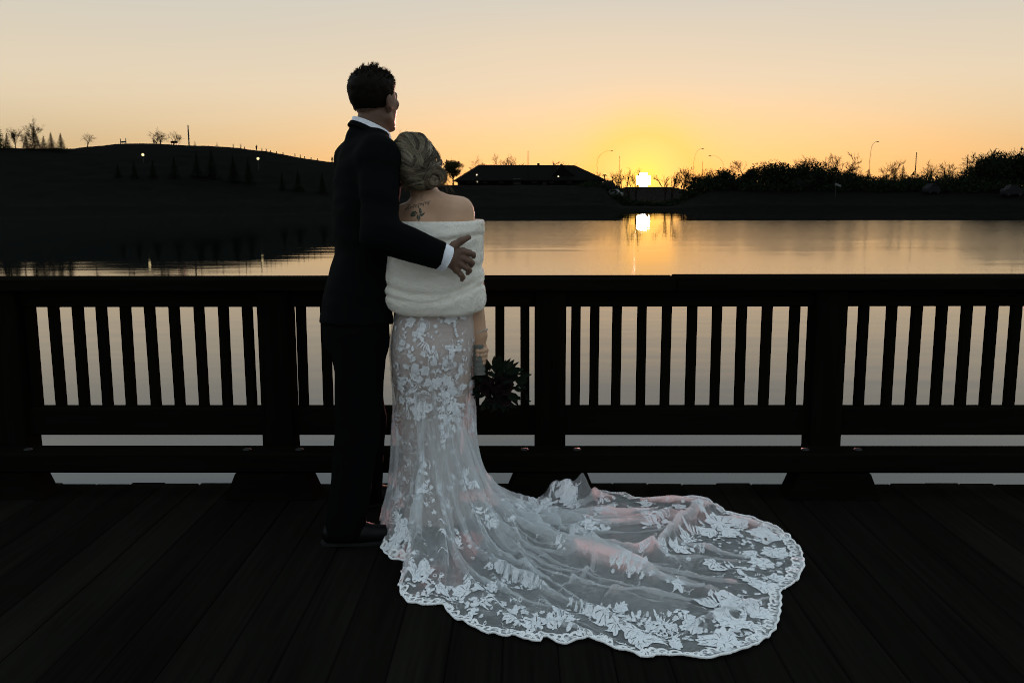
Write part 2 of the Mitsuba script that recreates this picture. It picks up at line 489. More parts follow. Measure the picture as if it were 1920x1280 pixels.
BAL = [-430, -380, -330, -280, -230, -180, -130, -85, -40] + [51.5, 96, 141.6, 186, 231.5, 277, 323, 370, 416, 461, 562, 608, 654, 700, 746, 792, 840, 888, 937, 984,
       1080.6, 1116, 1158, 1205, 1252, 1299.7, 1346.5, 1393, 1441, 1493, 1623, 1675.6, 1723, 1770, 1817, 1865, 1910, 1958, 2006] + [2150 + 47 * k for k in range(8)]
for u in BAL:
    x = at(u, 575, BY - 0.02)[0]
    hw = 0.0205 + rng.uniform(-0.0008, 0.0008)
    m = trimesh.Trimesh(*box(x - hw, x + hw, BY - 0.02, BY + 0.02, z_br1 - 0.01, z_hr0 + 0.01, 0.003), process=False)
    m.apply_transform(trimesh.transformations.rotation_matrix(rng.normal(0, 0.003), [0, 1, 0], [x, BY, z_hr0]))
    put('baluster', m, 'rail_wood_z', rail)

# ---------------------------------------------------------------- things on the far bank
def px_m(r):                                            # metres per picture pixel at distance r
    return r / FOC


def bare_tree(g, H, spread=0.55, depth=5, r0=None, dense=1.0):
    """Trunk and branches as tubes: (trunk mesh, crown of twigs mesh)."""
    trunk, twig = [], []
    r0 = r0 or H * 0.02

    def grow(p, d, L, r, lev):
        k = 4 if lev < 2 else 3
        pts = [p]
        for i in range(k):
            d = d + g.normal(0, 0.10 + 0.03 * lev, 3); d[2] += 0.05; d /= np.linalg.norm(d)
            pts.append(pts[-1] + d * L / k)
        pts = np.array(pts)
        (trunk if lev < 1 else twig).append(tube(pts, np.maximum(np.linspace(r, r * 0.6, len(pts)), 0.0028 * H), 5 if lev < 2 else 3, False))
        if lev >= depth: return
        n = int(g.integers(2, 4) + (1 if g.random() < 0.6 * dense else 0))
        for q in range(n):
            t = g.uniform(0.45, 1.0) if q else 1.0
            b = pts[min(int(t * k), k)]
            a = g.uniform(0, 6.28); s = spread * g.uniform(0.6, 1.3)
            u = np.cross(d, [0.3, 0.5, 0.8]); u /= np.linalg.norm(u); w = np.cross(d, u)
            nd = d * math.cos(s) + (u * math.cos(a) + w * math.sin(a)) * math.sin(s)
            grow(b, nd, L * g.uniform(0.64, 0.86), r * 0.62 * (0.8 if q else 1), lev + 1)
    grow(np.zeros(3), np.array([0, 0, 1.0]), H * 0.30, r0, 0)
    v, f = cat(*twig); tv, tf = cat(*trunk)
    s = H / v[:, 2].max()
    return (tv * s, tf), (v * s, f)


def conifer(g, H, Wd=0.32, n=26, gap=0.0):
    """Spire of drooping boughs."""
    tr = tube(np.array([[0, 0, 0], [0.02 * H * g.normal(), 0, H * 0.5], [0, 0, H]]), [H * .018, H * .012, H * .003], 6)
    vs, fs, k = [], [], 0
    for i in range(n):
        z = H * (0.08 + 0.90 * (i / n) ** 0.9)
        R = H * Wd * 0.85 * (1 - (z / H)) ** 1.05 * g.uniform(0.7, 1.2) + 0.008 * H
        m = int(9 + 8 * (1 - i / n))
        for q in range(m):
            if g.random() < gap: continue
            a = q * 6.283 / m + g.uniform(-.3, .3); L = R * g.uniform(.65, 1.15)
            d = np.array([math.cos(a), math.sin(a), 0]); s = np.array([-d[1], d[0], 0])
            for w in range(9):
                t0 = g.uniform(0.15, 1.0)
                c = d * L * t0 + [0, 0, z - 0.30 * L * t0 + g.normal(0, .01 * H)]
                e = g.normal(0, 1, 3); e /= np.linalg.norm(e)
                l_ = H * 0.055 * (1 - 0.72 * z / H) * g.uniform(.6, 1.3)
                vs += [c - s * l_ * .6, c + s * l_ * .6 + e * l_ * .3, c + d * l_ * 1.1 + [0, 0, -.35 * l_]]; fs.append([k, k + 1, k + 2]); k += 3
    return tr, (np.array(vs), np.array(fs))


def leafy(g, H, W, n=2600, z0=0.22, leaf=0.035, lumps=9):
    """Rounded crown of many small leaf faces in clumps on limbs."""
    tr = [tube(np.array([[0, 0, 0], [0, 0, H * .25], [0.01 * H, 0, H * .5]]), [H * .03, H * .022, H * .012], 6)]
    vs = []
    C = []
    for q in range(lumps):
        a = g.uniform(0, 6.28); rr = math.sqrt(g.random()) * .62
        z = z0 + (1 - z0) * (0.30 + 0.62 * g.random() * (1 - 0.6 * rr))
        C.append((np.array([math.cos(a) * rr * W / 2, math.sin(a) * rr * W / 2, z * H * .92]), W * g.uniform(.20, .34)))
        tr.append(tube(np.array([[0, 0, H * .22], C[-1][0] * [.4, .4, .7], C[-1][0]]), [H * .014, H * .008, H * .003], 4))
    for c, R in C:
        m = n // lumps
        d = g.normal(0, 1, (m, 3)); d /= np.linalg.norm(d, axis=1, keepdims=True)
        p = c + d * R * (g.random((m, 1)) ** .45) * [1, 1, .85]
        e1 = g.normal(0, 1, (m, 3)); e2 = g.normal(0, 1, (m, 3))
        L = H * leaf * g.uniform(.5, 1.2, (m, 1))
        vs.append(np.stack([p, p + e1 * L * .7, p + e2 * L * .7], 1).reshape(-1, 3))
    v = np.vstack(vs)
    return cat(*tr), (v, np.arange(len(v)).reshape(-1, 3))


def plant(name, parts, u, r, bsdfs, label, cat_, group=None, sink=0.15, rot=None):
    key = thing(name, label, cat_, group)
    p = on_land(u, r) - [0, 0, sink]
    M = T().translate(p.tolist()).rotate([0, 0, 1], float(np.degrees(rng.uniform(0, 6.28) if rot is None else rot)))
    for (n, m), b in zip(parts.items(), bsdfs):
        k = uniq(f'{key}__{n}')
        scene[k] = mikit.ply(m, b, to_world=M)
    return key


def height_for(u, vtop, r, sink=0.15):
    d = ray(u, vtop); z = CAM[2] + d[2] / np.hypot(d[0], d[1]) * r
    return max(0.6, z - on_land(u, r)[2] + sink)


NTH = ['leftmost', 'second', 'third', 'fourth', 'fifth', 'sixth', 'seventh', 'eighth', 'ninth', 'tenth', 'eleventh', 'twelfth', 'thirteenth', 'fourteenth']
nth = lambda i: NTH[i] + ('' if i == 0 else ' from the left')
LM = np.random.default_rng(101)
# -- left, on and before the hill
for u, v, r, w in ((5, 230, 258, .42), (73, 244, 256, .44), (104, 256, 254, .5), (122, 257, 252, .5), (-24, 240, 258, .4), (22, 258, 256, .55), (58, 262, 256, .5), (90, 262, 255, .5)):
    H = height_for(u, v - 8, r)
    tr, cr = conifer(LM, H, w * 1.15)
    where = {5: 'dark spruce at the far left edge of the hill', 73: 'tall dark spruce in front of the bare poplar on the hill', 104: 'short dark spruce between two taller ones on the hill', 122: 'dark pointed spruce, rightmost of the spruces on the hill', -24: 'dark spruce outside the left frame edge', 22: 'short dark spruce just right of the leftmost spruce', 58: 'small dark spruce left of the bare poplar', 90: 'small dark spruce directly right of the bare poplar'}[u]
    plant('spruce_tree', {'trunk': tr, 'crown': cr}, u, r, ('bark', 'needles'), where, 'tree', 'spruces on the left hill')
for u, v, r, dp, sp, lab in ((38, 246, 260, 5, .45, 'bare thin tree between two spruces at the far left'), (82, 226, 262, 5, .38, 'tall bare poplar rising above the spruces on the hill'), (52, 256, 262, 4, .5, 'small bare tree right of the leftmost trees on the hill'),
                             (170, 257, 261, 4, .75, 'low bare bush on the hill left of the goal frame'), (300, 246, 272, 5, .75, 'wide bare tree behind the two figures on the hill top'), (330, 252, 272, 4, .7, 'small bare tree beside the bench on the hill top')):
    tr, cr = bare_tree(LM, height_for(u, v - 8, r, .6), sp, dp, dense=1.5)
    plant('bare_tree', {'trunk': tr, 'crown': cr}, u, r, ('bark', 'twig'), lab, 'tree', 'bare trees on the left hill', .6)
for u, v, r in ((371, 264, 262), (412, 266, 262)):
    tr, cr = conifer(LM, height_for(u, v, r), .5, 10)
    plant('young_spruce', {'trunk': tr, 'crown': cr}, u, r, ('bark', 'needles'), 'tiny spruce on the hill crest ' + ('beside the tall pole' if u < 400 else 'near the start of the fence posts'), 'tree')
for i, (u, v, r) in enumerate(((225, 305, 205), (255, 300, 205), (290, 298, 206), (330, 292, 206), (372, 284, 208), (400, 280, 208), (440, 288, 206), (468, 296, 204), (530, 322, 200), (560, 318, 200), (605, 322, 200))):
    tr, cr = conifer(LM, height_for(u, v, r), .42, 20)
    plant('hillside_tree', {'trunk': tr, 'crown': cr}, u, r, ('bark', 'needles'), f'dark evergreen on the lower hill slope, {nth(i)} in its scattered row', 'tree', 'dark evergreens on the hill slope')


def post_at(u, r, vtop, w, name, label, cat_, mat_='dark_metal', group=None, extra=None):
    key = thing(name, label, cat_, group)
    p = on_land(u, r); H = height_for(u, vtop, r, 0)
    put('post' if extra else key, cat(tube(np.array([p - [0, 0, .3], p + [0, 0, H * .5], p + [0, 0, H]]), [w, w * .9, w * .75], 6)), mat_, key if extra else None)
    return key, p, H


post_at(360, 262, 235, .20, 'flag_pole', 'tall bare pole standing on the crest of the hill', 'pole')
for i, (u, v) in enumerate(((442, 270), (456, 271), (463, 275), (495, 278), (503, 279), (511, 282), (522, 284), (534, 287), (556, 288), (566, 290), (574, 293), (586, 295), (598, 297))):
    post_at(u, 258, v, .13, 'fence_post', f'short fence post, {nth(i)} in the row down the hill crest', 'post', 'bark', 'fence posts along the hill crest')
# frame of two uprights and a bar, a bench, a bin
k = thing('goal_frame', 'small frame of two uprights and a low board on the hill crest', 'frame')
p, q = on_land(233, 262), on_land(243, 262); hh = height_for(238, 260, 262, 0)
for b in (p, q): put('upright', tube(np.array([b - [0, 0, .2], b + [0, 0, hh]]), .10, 5), 'dark_metal', k)
put('board', tube(np.array([p + [0, 0, hh * .3], q + [0, 0, hh * .3]]), .22, 5), 'dark_metal', k)
k = thing('bench', 'small bench on the hill crest right of the two figures', 'bench')
p = on_land(333, 262)
put('seat', box(p[0] - .9, p[0] + .9, p[1] - .25, p[1] + .25, p[2] + .40, p[2] + .52), 'bark', k)
put('backrest', box(p[0] - .9, p[0] + .9, p[1] - .30, p[1] - .24, p[2] + .53, p[2] + .95), 'bark', k)
for s in (-.7, .7): put('leg', box(p[0] + s - .06, p[0] + s + .06, p[1] - .2, p[1] + .2, p[2] - .1, p[2] + .40), 'dark_metal', k)
# tiny far people
for u, v, lab, st in ((295, 261, 'tiny dark figure standing on the hill top', 0), (307, 264, 'tiny dark figure crouching right of the standing one on the hill', 1), (485, 272, 'tiny dark figure standing among the fence posts on the crest', 0), (625, 294, 'tiny dark figure standing at the right end of the hill', 0)):
    k = thing('person', lab, 'person')
    p = on_land(u, 260); H = height_for(u, v, 260, 0); H = min(max(H, 1.3), 1.9)
    Bf = Field(p - [.6, .6, .1], p + [.6, .6, 2.1], .045)
    s = H / 1.75
    for q in (-1, 1):
        Bf.bone(p + [q * .10 * s, 0, .05], p + [q * .09 * s, 0, .85 * s], .07 * s, .10 * s, .05)
        Bf.bone(p + [q * .20 * s, 0, 1.40 * s], p + [q * .27 * s, 0.03, .85 * s], .06 * s, .05 * s, .05)
    Bf.bone(p + [0, 0, .88 * s], p + [0, 0, 1.38 * s], .15 * s, .17 * s, .06)
    Bf.egg(p + [0, 0, 1.63 * s], (.10 * s, .11 * s, .13 * s), None, .04)
    put(k, Bf.mesh(1), 'silhouette_cloth', smooth=True)


def lamp(u, r, vlamp, watt, label, ball=.22, u2=None):
    k = thing('street_lamp', label, 'street lamp')
    p = on_land(u, r); d = ray(u, vlamp); z = CAM[2] + d[2] / np.hypot(d[0], d[1]) * r
    put('post', tube(np.array([p - [0, 0, .3], [p[0], p[1], z]]), .07, 6), 'dark_metal', k)
    b = trimesh.creation.icosphere(2, ball); b.apply_translation([p[0], p[1], z + ball])
    kk = put('globe', b, 'dark_metal', k, smooth=True)
    scene[kk]['emitter'] = {'type': 'area', 'radiance': rgb(watt, watt * .78, watt * .38)}
    c = trimesh.creation.cylinder(ball * .8, ball * .5, sections=10); c.apply_translation([p[0], p[1], z + ball * 2.2]); put('cap', c, 'dark_metal', k)
    return k


lamp(273, 225, 293, 1.6, 'lit lamp on the upper left slope of the hill', .30)
lamp(487, 222, 300, 1.6, 'lit lamp on the right slope of the hill', .30)

# -- the lodge with its hipped roof, behind the woman's head
k = thing('lodge', 'long dark low building with a hipped roof and pale lights across the water', 'building')
LR = 262.0


def lp(u, v, r=LR):
    d = ray(u, v); h = np.hypot(d[0], d[1])
    return CAM + d * (r / h)


ex0, ex1 = lp(858, 338), lp(1130, 338); ez = lp(990, 338)[2]
rg0, rg1 = lp(897, 308, LR + 9), lp(1062, 311, LR + 9)
dx_ = (ex1 - ex0)[:2]; Lx = np.linalg.norm(dx_); dx_ /= Lx; dy_ = np.array([-dx_[1], dx_[0]])
W3 = lambda a, b, z: np.array([*(ex0[:2] + dx_ * a + dy_ * b), z])
DEP = 20.0
def ext(pt): return (pt[:2] - ex0[:2]) @ dx_
a0, a1 = ext(lp(897, 308, LR + 9)), ext(lp(1078, 312, LR + 9)); rz = lp(980, 309, LR + 9)[2]
roof = np.array([W3(-1, -1, ez), W3(Lx + 1, -1, ez), W3(Lx + 1, DEP + 1, ez), W3(-1, DEP + 1, ez), W3(a0, DEP / 2, rz), W3(a1, DEP / 2, rz - .2), W3(-1, -1, ez - .35), W3(Lx + 1, -1, ez - .35), W3(Lx + 1, DEP + 1, ez - .35), W3(-1, DEP + 1, ez - .35)])
rk = put('roof', trimesh.convex.convex_hull(roof), 'roof_shingle', k)
gz = min(on_land(870, LR)[2], on_land(1120, LR)[2]) - 1
wl = np.array([W3(a, b, z) for a in (0, Lx) for b in (0, DEP) for z in (gz, ez - .3)])
wk = put('wall', trimesh.convex.convex_hull(wl), 'dark_brick', k)
gb = np.array([W3(a1 - 4, DEP / 2 - .5, rz + .35), W3(a1 - 8, 1.5, ez), W3(a1 + 1, 1.5, ez), W3(a1 - 4, 1.6, rz - .3), W3(a1 - 8, DEP / 2, ez), W3(a1 + 1, DEP / 2, ez)])
put('gable', trimesh.convex.convex_hull(gb), 'roof_shingle', rk)
cu = ext(lp(1010, 300)); ch = np.array([W3(cu + s, DEP / 2 + q, z) for s in (-.35, .35) for q in (-.35, .35) for z in (rz - 1.5, lp(1010, 304)[2])])
put('chimney', trimesh.convex.convex_hull(ch), 'dark_brick', rk)
for s_, w_ in ((.08, 1.6), (.19, 1.6), (.30, 1.6), (.41, 2.0), (.53, 2.0), (.65, 1.6), (.77, 1.6), (.89, 1.6)):
    a = s_ * Lx
    fr_ = np.array([W3(a + q, b, z) for q in (-w_ / 2, w_ / 2) for b in (-.06, .02) for z in (gz + 1.9, gz + 3.3)])
    wn = put('window', trimesh.convex.convex_hull(fr_), 'sign_white' if s_ in (.41,) else 'roof_shingle', k)
    gl = np.array([W3(a + q, b, z) for q in (-w_ / 2 + .1, w_ / 2 - .1) for b in (-.075, -.065) for z in (gz + 2.0, gz + 3.2)])
    put('pane', trimesh.convex.convex_hull(gl), 'window_glass', wn)
dr_k = np.array([W3(.60 * Lx + q, b, z) for q in (-.6, .6) for b in (-.07, .02) for z in (gz + .9, gz + 3.2)])
put('door', trimesh.convex.convex_hull(dr_k), 'window_glass', k)
for u, v, rad in ((894, 328, 2.2), (895, 341, .5), (1047, 331, 1.6)):
    b = trimesh.creation.icosphere(1, .20); c = lp(u, v, LR - 1.5); b.apply_translation(c)
    kk = put('wall_lamp', b, 'dark_metal', k, smooth=True)
    scene[kk]['emitter'] = {'type': 'area', 'radiance': rgb(rad, rad * .85, rad * .55)}

# -- trees by the lodge
tr, cr = leafy(LM, height_for(850, 294, 238), 9.0 * 238 / FOC * 4.2, 3600, .2, .045, 12)
plant('round_tree', {'trunk': tr, 'crown': cr}, 850, 238, ('bark', 'leaves'), 'round leafy tree standing left of the lodge behind the woman', 'tree')
for u, v, r, dp, sp, lab in ((893, 291, 288, 5, .6, 'bare tree rising behind the left end of the lodge roof'), (958, 288, 288, 5, .68, 'wide bare tree rising behind the middle of the lodge roof'), (1043, 300, 290, 4, .6, 'small bare tree behind the right part of the lodge roof'), (930, 302, 290, 4, .6, 'faint bare tree between the two behind the lodge roof'),
                             (1276, 312, 262, 5, .5, 'bare bush nearest right of the sun'), (1262, 322, 262, 4, .45, 'thin bare bush right of the sun'), (1290, 318, 260, 4, .5, 'bare bush touching the dark pines right of the sun'), (1247, 326, 270, 4, .35, 'single thin bare sapling right of the sun'),
                             (1128, 320, 262, 4, .45, 'bare bush at the right end of the lodge'), (1148, 322, 262, 3, .4, 'thin sapling between lodge and sun'), (1168, 316, 258, 4, .30, 'upright bare shrub left of the sun'), (1180, 318, 258, 4, .28, 'upright bare shrub nearest left of the sun'), (1192, 314, 258, 4, .28, 'thin bare shrub touching the sun'), (1157, 318, 258, 4, .3, 'upright bare shrub second from the lodge'),
                             (1395, 300, 268, 5, .6, 'bare tree between two pines on the right bank'), (1445, 300, 262, 5, .7, 'broad bare tree above the dark trees right of the pines'), (1470, 302, 264, 5, .65, 'bare tree in the middle of the right tree line'), (1512, 290, 268, 5, .55, 'tall bare tree behind the dark trees on the right bank'), (1575, 285, 262, 5, .42, 'tall bare forked tree left of the street light'), (1560, 296, 264, 5, .5, 'bare tree left of the tall forked one'),
                             (1604, 306, 266, 4, .6, 'small bare tree left of the street light pole'), (1652, 300, 262, 5, .5, 'bare tree right of the street light'), (1676, 298, 268, 5, .6, 'bare tree behind the pair of cedars'), (1732, 300, 266, 5, .55, 'bare tree right of the pair of cedars'), (1780, 300, 262, 5, .72, 'broad bare tree left of the last pole'), (1765, 312, 260, 4, .7, 'low bare tree left of the broad one'), (1830, 282, 262, 5, .6, 'tall bare tree beside the big dark trees at the right edge'), (1860, 278, 272, 5, .6, 'bare treetop rising behind the big dark trees')):
    tr, cr = bare_tree(LM, height_for(u, v, r, .4), sp, dp)
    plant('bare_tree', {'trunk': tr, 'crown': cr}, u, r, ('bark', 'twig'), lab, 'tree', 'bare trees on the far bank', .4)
for u, v, r, w, lab in ((1690, 309, 250, .62, 'right one of two pointed cedars on the right bank'), (1676, 314, 250, .62, 'left one of two pointed cedars on the right bank'), (1626, 316, 248, .75, 'dark cedar at the foot of the street light'), (1730, 330, 250, .8, 'low dark cedar right of the pair')):
    tr, cr = conifer(LM, height_for(u, v, r), w, 22)
    plant('cedar_tree', {'trunk': tr, 'crown': cr}, u, r, ('bark', 'needles'), lab, 'tree', 'cedars on the right bank')
for u, v, r, wpx, z0, lab in ((1352, 313, 242, 44, .1, 'dark pine with a knobbly top, left of the two pines'), (1407, 313, 242, 34, .35, 'dark pine with a knobbly top, right of the two pines'), (1308, 326, 244, 56, .0, 'dark round evergreen right of the sun'), (1332, 318, 246, 44, .0, 'dark evergreen between the round one and the left pine'), (1380, 330, 244, 40, .0, 'low dark evergreen between the two pines')):
    H = height_for(u, v, r)
    tr, cr = leafy(LM, H, wpx * px_m(r), 3000, z0, .06, 11)
    plant('pine_tree', {'trunk': tr, 'crown': cr}, u, r, ('bark', 'needles'), lab, 'tree', 'dark evergreens right of the sun')
DK = [(1430, 318, 60), (1455, 304, 62), (1488, 312, 56), (1520, 308, 60), (1545, 314, 50), (1585, 322, 46), (1604, 330, 40), (1650, 338, 40), (1712, 336, 44), (1770, 336, 50), (1800, 332, 44), (1826, 322, 56), (1862, 292, 70), (1893, 280, 72), (1925, 274, 74), (1960, 282, 70), (1845, 302, 56)]
NM = {1862: 'big dark tree at the right edge, left of the tallest', 1893: 'big dark tree second from the right edge', 1925: 'tallest dark tree, cut by the right edge of the picture', 1845: 'dark tree at the left shoulder of the big group by the right edge'}
DKU = sorted(u for u, _, _ in DK if u not in NM)
for u, v, w in DK:
    r = 246 + LM.uniform(-5, 5)
    tr, cr = leafy(LM, height_for(u, v - 6, r), w * 1.15 * px_m(r), 3800, .0, .06, 12)
    plant('dark_tree', {'trunk': tr, 'crown': cr}, u, r, ('bark', 'needles'), NM[u] if u in NM else f'dark dense tree, {nth(DKU.index(u))} in the line along the right bank', 'tree', None if u in NM else 'dense trees along the right bank')
# low scrub before the skyline, one mass
sc = []
for q in range(330):
    u = LM.uniform(1100, 1960); r = LM.uniform(236, 250) if abs(u - 1205) > 60 else LM.uniform(226, 232)
    Hh = LM.uniform(1.2, 3.4) if u > 1285 else LM.uniform(.4, .9) if u > 1160 else LM.uniform(.5, 1.5)
    m = 90
    p = on_land(u, r) + LM.normal(0, 1, (m, 3)) * [1.6, .8, 0] + np.stack([0 * LM.random(m), 0 * LM.random(m), LM.random(m) ** 1.4 * Hh], -1)
    L = .42 * LM.uniform(.5, 1.2, (m, 1))
    v = np.stack([p, p + LM.normal(0, 1, (m, 3)) * L, p + LM.normal(0, 1, (m, 3)) * L], 1).reshape(-1, 3)
    sc.append((v, np.arange(len(v)).reshape(-1, 3)))
labels['scrub'] = {'label': 'low dark scrub along the far bank', 'category': 'scrub', 'kind': 'stuff'}
put('scrub', cat(*sc), 'needles')
used_keys.add('scrub')

# -- poles and street lights
for u, v, w, lab in ((990, 283, .09, 'thin tall pole rising behind the lodge roof'), (1160, 292, .07, 'thin pole between the lodge and the sun'), (1315, 303, .07, 'short thin pole left of the pines'), (1545, 294, .10, 'thin pole left of the tall forked tree'), (1713, 286, .14, 'wooden pole right of the pair of cedars'), (1809, 290, .14, 'wooden pole left of the big dark trees')):
    post_at(u, 258, v, w, 'utility_pole', lab, 'pole', 'bark')


def street_light(u, r, vtop, du, label, w=.10):
    k = thing('street_light', label, 'street light')
    p = on_land(u, r); H = height_for(u, vtop, r, 0); x = du * px_m(r)
    pts = spline([p - [0, 0, .3], p + [0, 0, H * .5], p + [x * .1, 0, H * .82], p + [x * .55, 0, H * .97], p + [x, 0, H]], 18)
    put('post', tube(pts, np.linspace(w * .6, w * .35, 18), 6), 'dark_metal', k)
    hd = trimesh.creation.icosphere(1, .5); hd.apply_scale([.8, .3, .22]); hd.apply_translation(pts[-1] + [math.copysign(.35, x), 0, -.02])
    put('lamp_head', hd, 'dark_metal', k, smooth=True)


street_light(1627, 246, 266, 9, 'tall street light with a curved arm above the right tree line', .12)
street_light(1119, 262, 283, 24, 'slender street light just left of the sun, arm to the right', .07)
street_light(1299, 262, 279, 13, 'slender street light right of the sun, arm to the right', .08)
street_light(1354, 264, 292, -22, 'small street light above the left pine, arm to the left', .06)
k = thing('picnic_shelter', 'small flat-topped shelter on a post between lodge and sun', 'shelter')
p = on_land(1133, 250); zt = lp(1133, 330, 250)[2]
put('post', tube(np.array([p - [0, 0, .3], [p[0], p[1], zt]]), .12, 6), 'bark', k)
put('roof', trimesh.convex.convex_hull(np.array([[p[0] + a, p[1] + b, zt + c] for a, b, c in ((-.7, -.7, 0), (.7, -.7, 0), (.7, .7, 0), (-.7, .7, 0), (-.3, 0, .4), (.3, 0, .4))])), 'roof_shingle', k)


def car(u, r, L, body, label, rot=0.0, lights=False):
    k = thing('parked_car', label, 'car', 'cars parked behind the far bank')
    p = on_land(u, r); M = trimesh.transformations.translation_matrix(p + [0, 0, .0]) @ trimesh.transformations.rotation_matrix(rot, [0, 0, 1])
    prof = sg.Polygon([(-.5, .10), (-.5, .24), (-.46, .33), (-.30, .36), (-.18, .52), (.16, .53), (.30, .37), (.47, .32), (.5, .22), (.5, .10)])
    b = trimesh.creation.extrude_polygon(prof, .38, engine='earcut'); b.apply_translation([0, 0, -.19]); b.apply_transform(trimesh.transformations.rotation_matrix(math.pi / 2, [1, 0, 0])); b.apply_scale(L * .93); b.apply_transform(M)
    put('body', b, body, k)
    for s in (-1, 1):
        w = trimesh.creation.extrude_polygon(sg.Polygon([(-.24, .375), (-.16, .49), (.14, .50), (.25, .385)]), .004, engine='earcut'); w.apply_transform(trimesh.transformations.rotation_matrix(math.pi / 2, [1, 0, 0])); w.apply_translation([0, s * .192 + .002, 0]); w.apply_scale(L * .93); w.apply_transform(M)
        put('window', w, 'window_glass', k)
        for x in (-.31, .32):
            c = trimesh.creation.cylinder(.075, .05, sections=16); c.apply_transform(trimesh.transformations.rotation_matrix(math.pi / 2, [1, 0, 0])); c.apply_translation([x, s * .175, .085]); c.apply_scale(L * .93); c.apply_transform(M)
            put('wheel', c, 'rubber', k)
        h = trimesh.creation.icosphere(1, .022); h.apply_translation([.49, s * .14, .25]); h.apply_scale(L * .93); h.apply_transform(M)
        kk = put('headlight', h, 'sign_white', k)
        if lights: scene[kk]['emitter'] = {'type': 'area', 'radiance': rgb(1.5, 1.2, .8)}


car(1152, 236, 4.6, 'car_white', 'white car parked below the lodge left of the sun', -.5, False)
car(1138, 240, 4.5, 'car_grey', 'grey car behind the white car left of the sun')
car(1745, 233, 4.6, 'car_grey', 'grey car parked under the bare trees on the right bank', .5)
car(1896, 230, 4.9, 'car_grey', 'grey car parked before the big dark trees at the right edge', .2)
car(1500, 240, 4.6, 'car_grey', 'dark grey car parked in the shade in the middle of the right bank')
k = thing('bank_sign', 'small pale tilted sign on a post on the right bank', 'sign')
p = on_land(1566, 226); zt = lp(1566, 347, 226)[2]
put('post', tube(np.array([p - [0, 0, .2], [p[0], p[1], zt]]), .05, 6), 'dark_metal', k)
b = trimesh.creation.box([1.5, .05, .45]); b.apply_transform(trimesh.transformations.rotation_matrix(.35, [0, 1, 0])); b.apply_translation([p[0] + .5, p[1] - .05, zt]); put('panel', b, 'sign_white', k)

# ---------------------------------------------------------------- people: shared
def skin_fn(a, b):
    def fn(p, n, uv):
        return mikit.mix(a, b, F(p.x * 30, p.y * 30, p.z * 30, 3))
    return fn


mat('skin_man', principled(mikit.proc(skin_fn((0.115, 0.066, 0.046), (0.155, 0.09, 0.064))), 0.5, 0.25))
mat('skin_woman', principled(mikit.proc(skin_fn((0.46, 0.285, 0.185), (0.55, 0.345, 0.225))), 0.5, 0.25))
mat('suit_cloth', principled((0.0030, 0.0034, 0.0038), 0.9, 0.04))
mat('trouser_cloth', principled((0.0026, 0.0028, 0.003), 0.92, 0.03))
mat('shirt_cloth', principled((0.80, 0.83, 0.90), 0.8, 0.1))
mat('shoe_leather', principled((0.003, 0.003, 0.0035), 0.4, 0.12))
mat('hair_vc', principled({'type': 'mesh_attribute', 'name': 'vertex_color'}, 0.45, 0.35))
mat('lip', principled((0.3, 0.12, 0.10), 0.5, 0.3))


mat('hair_dark', principled({'type': 'mesh_attribute', 'name': 'vertex_color'}, 0.6, 0.06))


def frame(fwd, up=(0, 0, 1)):
    f = np.asarray(fwd, float); u = np.asarray(up, float); f = f / np.linalg.norm(f)
    r = np.cross(f, u); r /= np.linalg.norm(r); u = np.cross(r, f)
    return np.stack([r, f, u])


def add_head(B, c, M, s=1.0, male=True):
    """Skull, face, nose, lips, chin and ears in the frame M (right, forward, up)."""
    P = lambda x, y, z: c + s * (x * M[0] + y * M[1] + z * M[2])
    R3 = lambda *r: np.array(r) * s
    B.egg(P(0, -0.012, 0.030), R3(0.074, 0.096, 0.090), M, 0.0)
    B.egg(P(0, 0.030, -0.030), R3(0.061, 0.066, 0.088), M, 0.03)
    j = 0.052 if male else 0.045
    for q in (-1, 1):
        B.bone(P(q * j, 0.005, -0.062), P(q * 0.016, 0.074, -0.098), 0.017 * s, 0.016 * s, 0.02)
        B.egg(P(q * 0.036, 0.072, -0.012), R3(0.022, 0.018, 0.018), M, 0.015)      # cheekbones
        B.egg(P(q * 0.030, 0.098, 0.012), R3(0.014, 0.012, 0.008), M, 0, cut=True)  # eye sockets
        B.egg(P(q * 0.030, 0.084, 0.011), R3(0.0115, 0.0105, 0.0095), M, 0.002)     # eyes
        B.egg(P(q * 0.076, -0.002, -0.014), R3(0.010, 0.018, 0.032), M, 0.003)
        B.egg(P(q * 0.087, -0.012, -0.006), R3(0.0055, 0.017, 0.028), M, 0.003)
        B.egg(P(q * 0.085, 0.001, -0.010), R3(0.006, 0.007, 0.015), M, 0, cut=True)
    B.bone(P(0, 0.090, 0.012), P(0, 0.112, -0.026), 0.008 * s, 0.011 * s, 0.012)
    for q in (-1, 1): B.egg(P(q * 0.011, 0.100, -0.030), R3(0.009, 0.010, 0.008), M, 0.006)
    B.bone(P(-0.018, 0.088, -0.058), P(0.018, 0.088, -0.058), 0.006 * s, 0.006 * s, 0.006)
    B.bone(P(-0.015, 0.087, -0.068), P(0.015, 0.087, -0.068), 0.0065 * s, 0.0065 * s, 0.006)
    B.bone(P(-0.030, 0.090, 0.027), P(0.030, 0.090, 0.027), 0.008 * s, 0.008 * s, 0.015)


def chain(B, pts, rad, k):
    for a, b, ra, rb in zip(pts[:-1], pts[1:], rad[:-1], rad[1:]):
        B.bone(a, b, ra, rb, k)


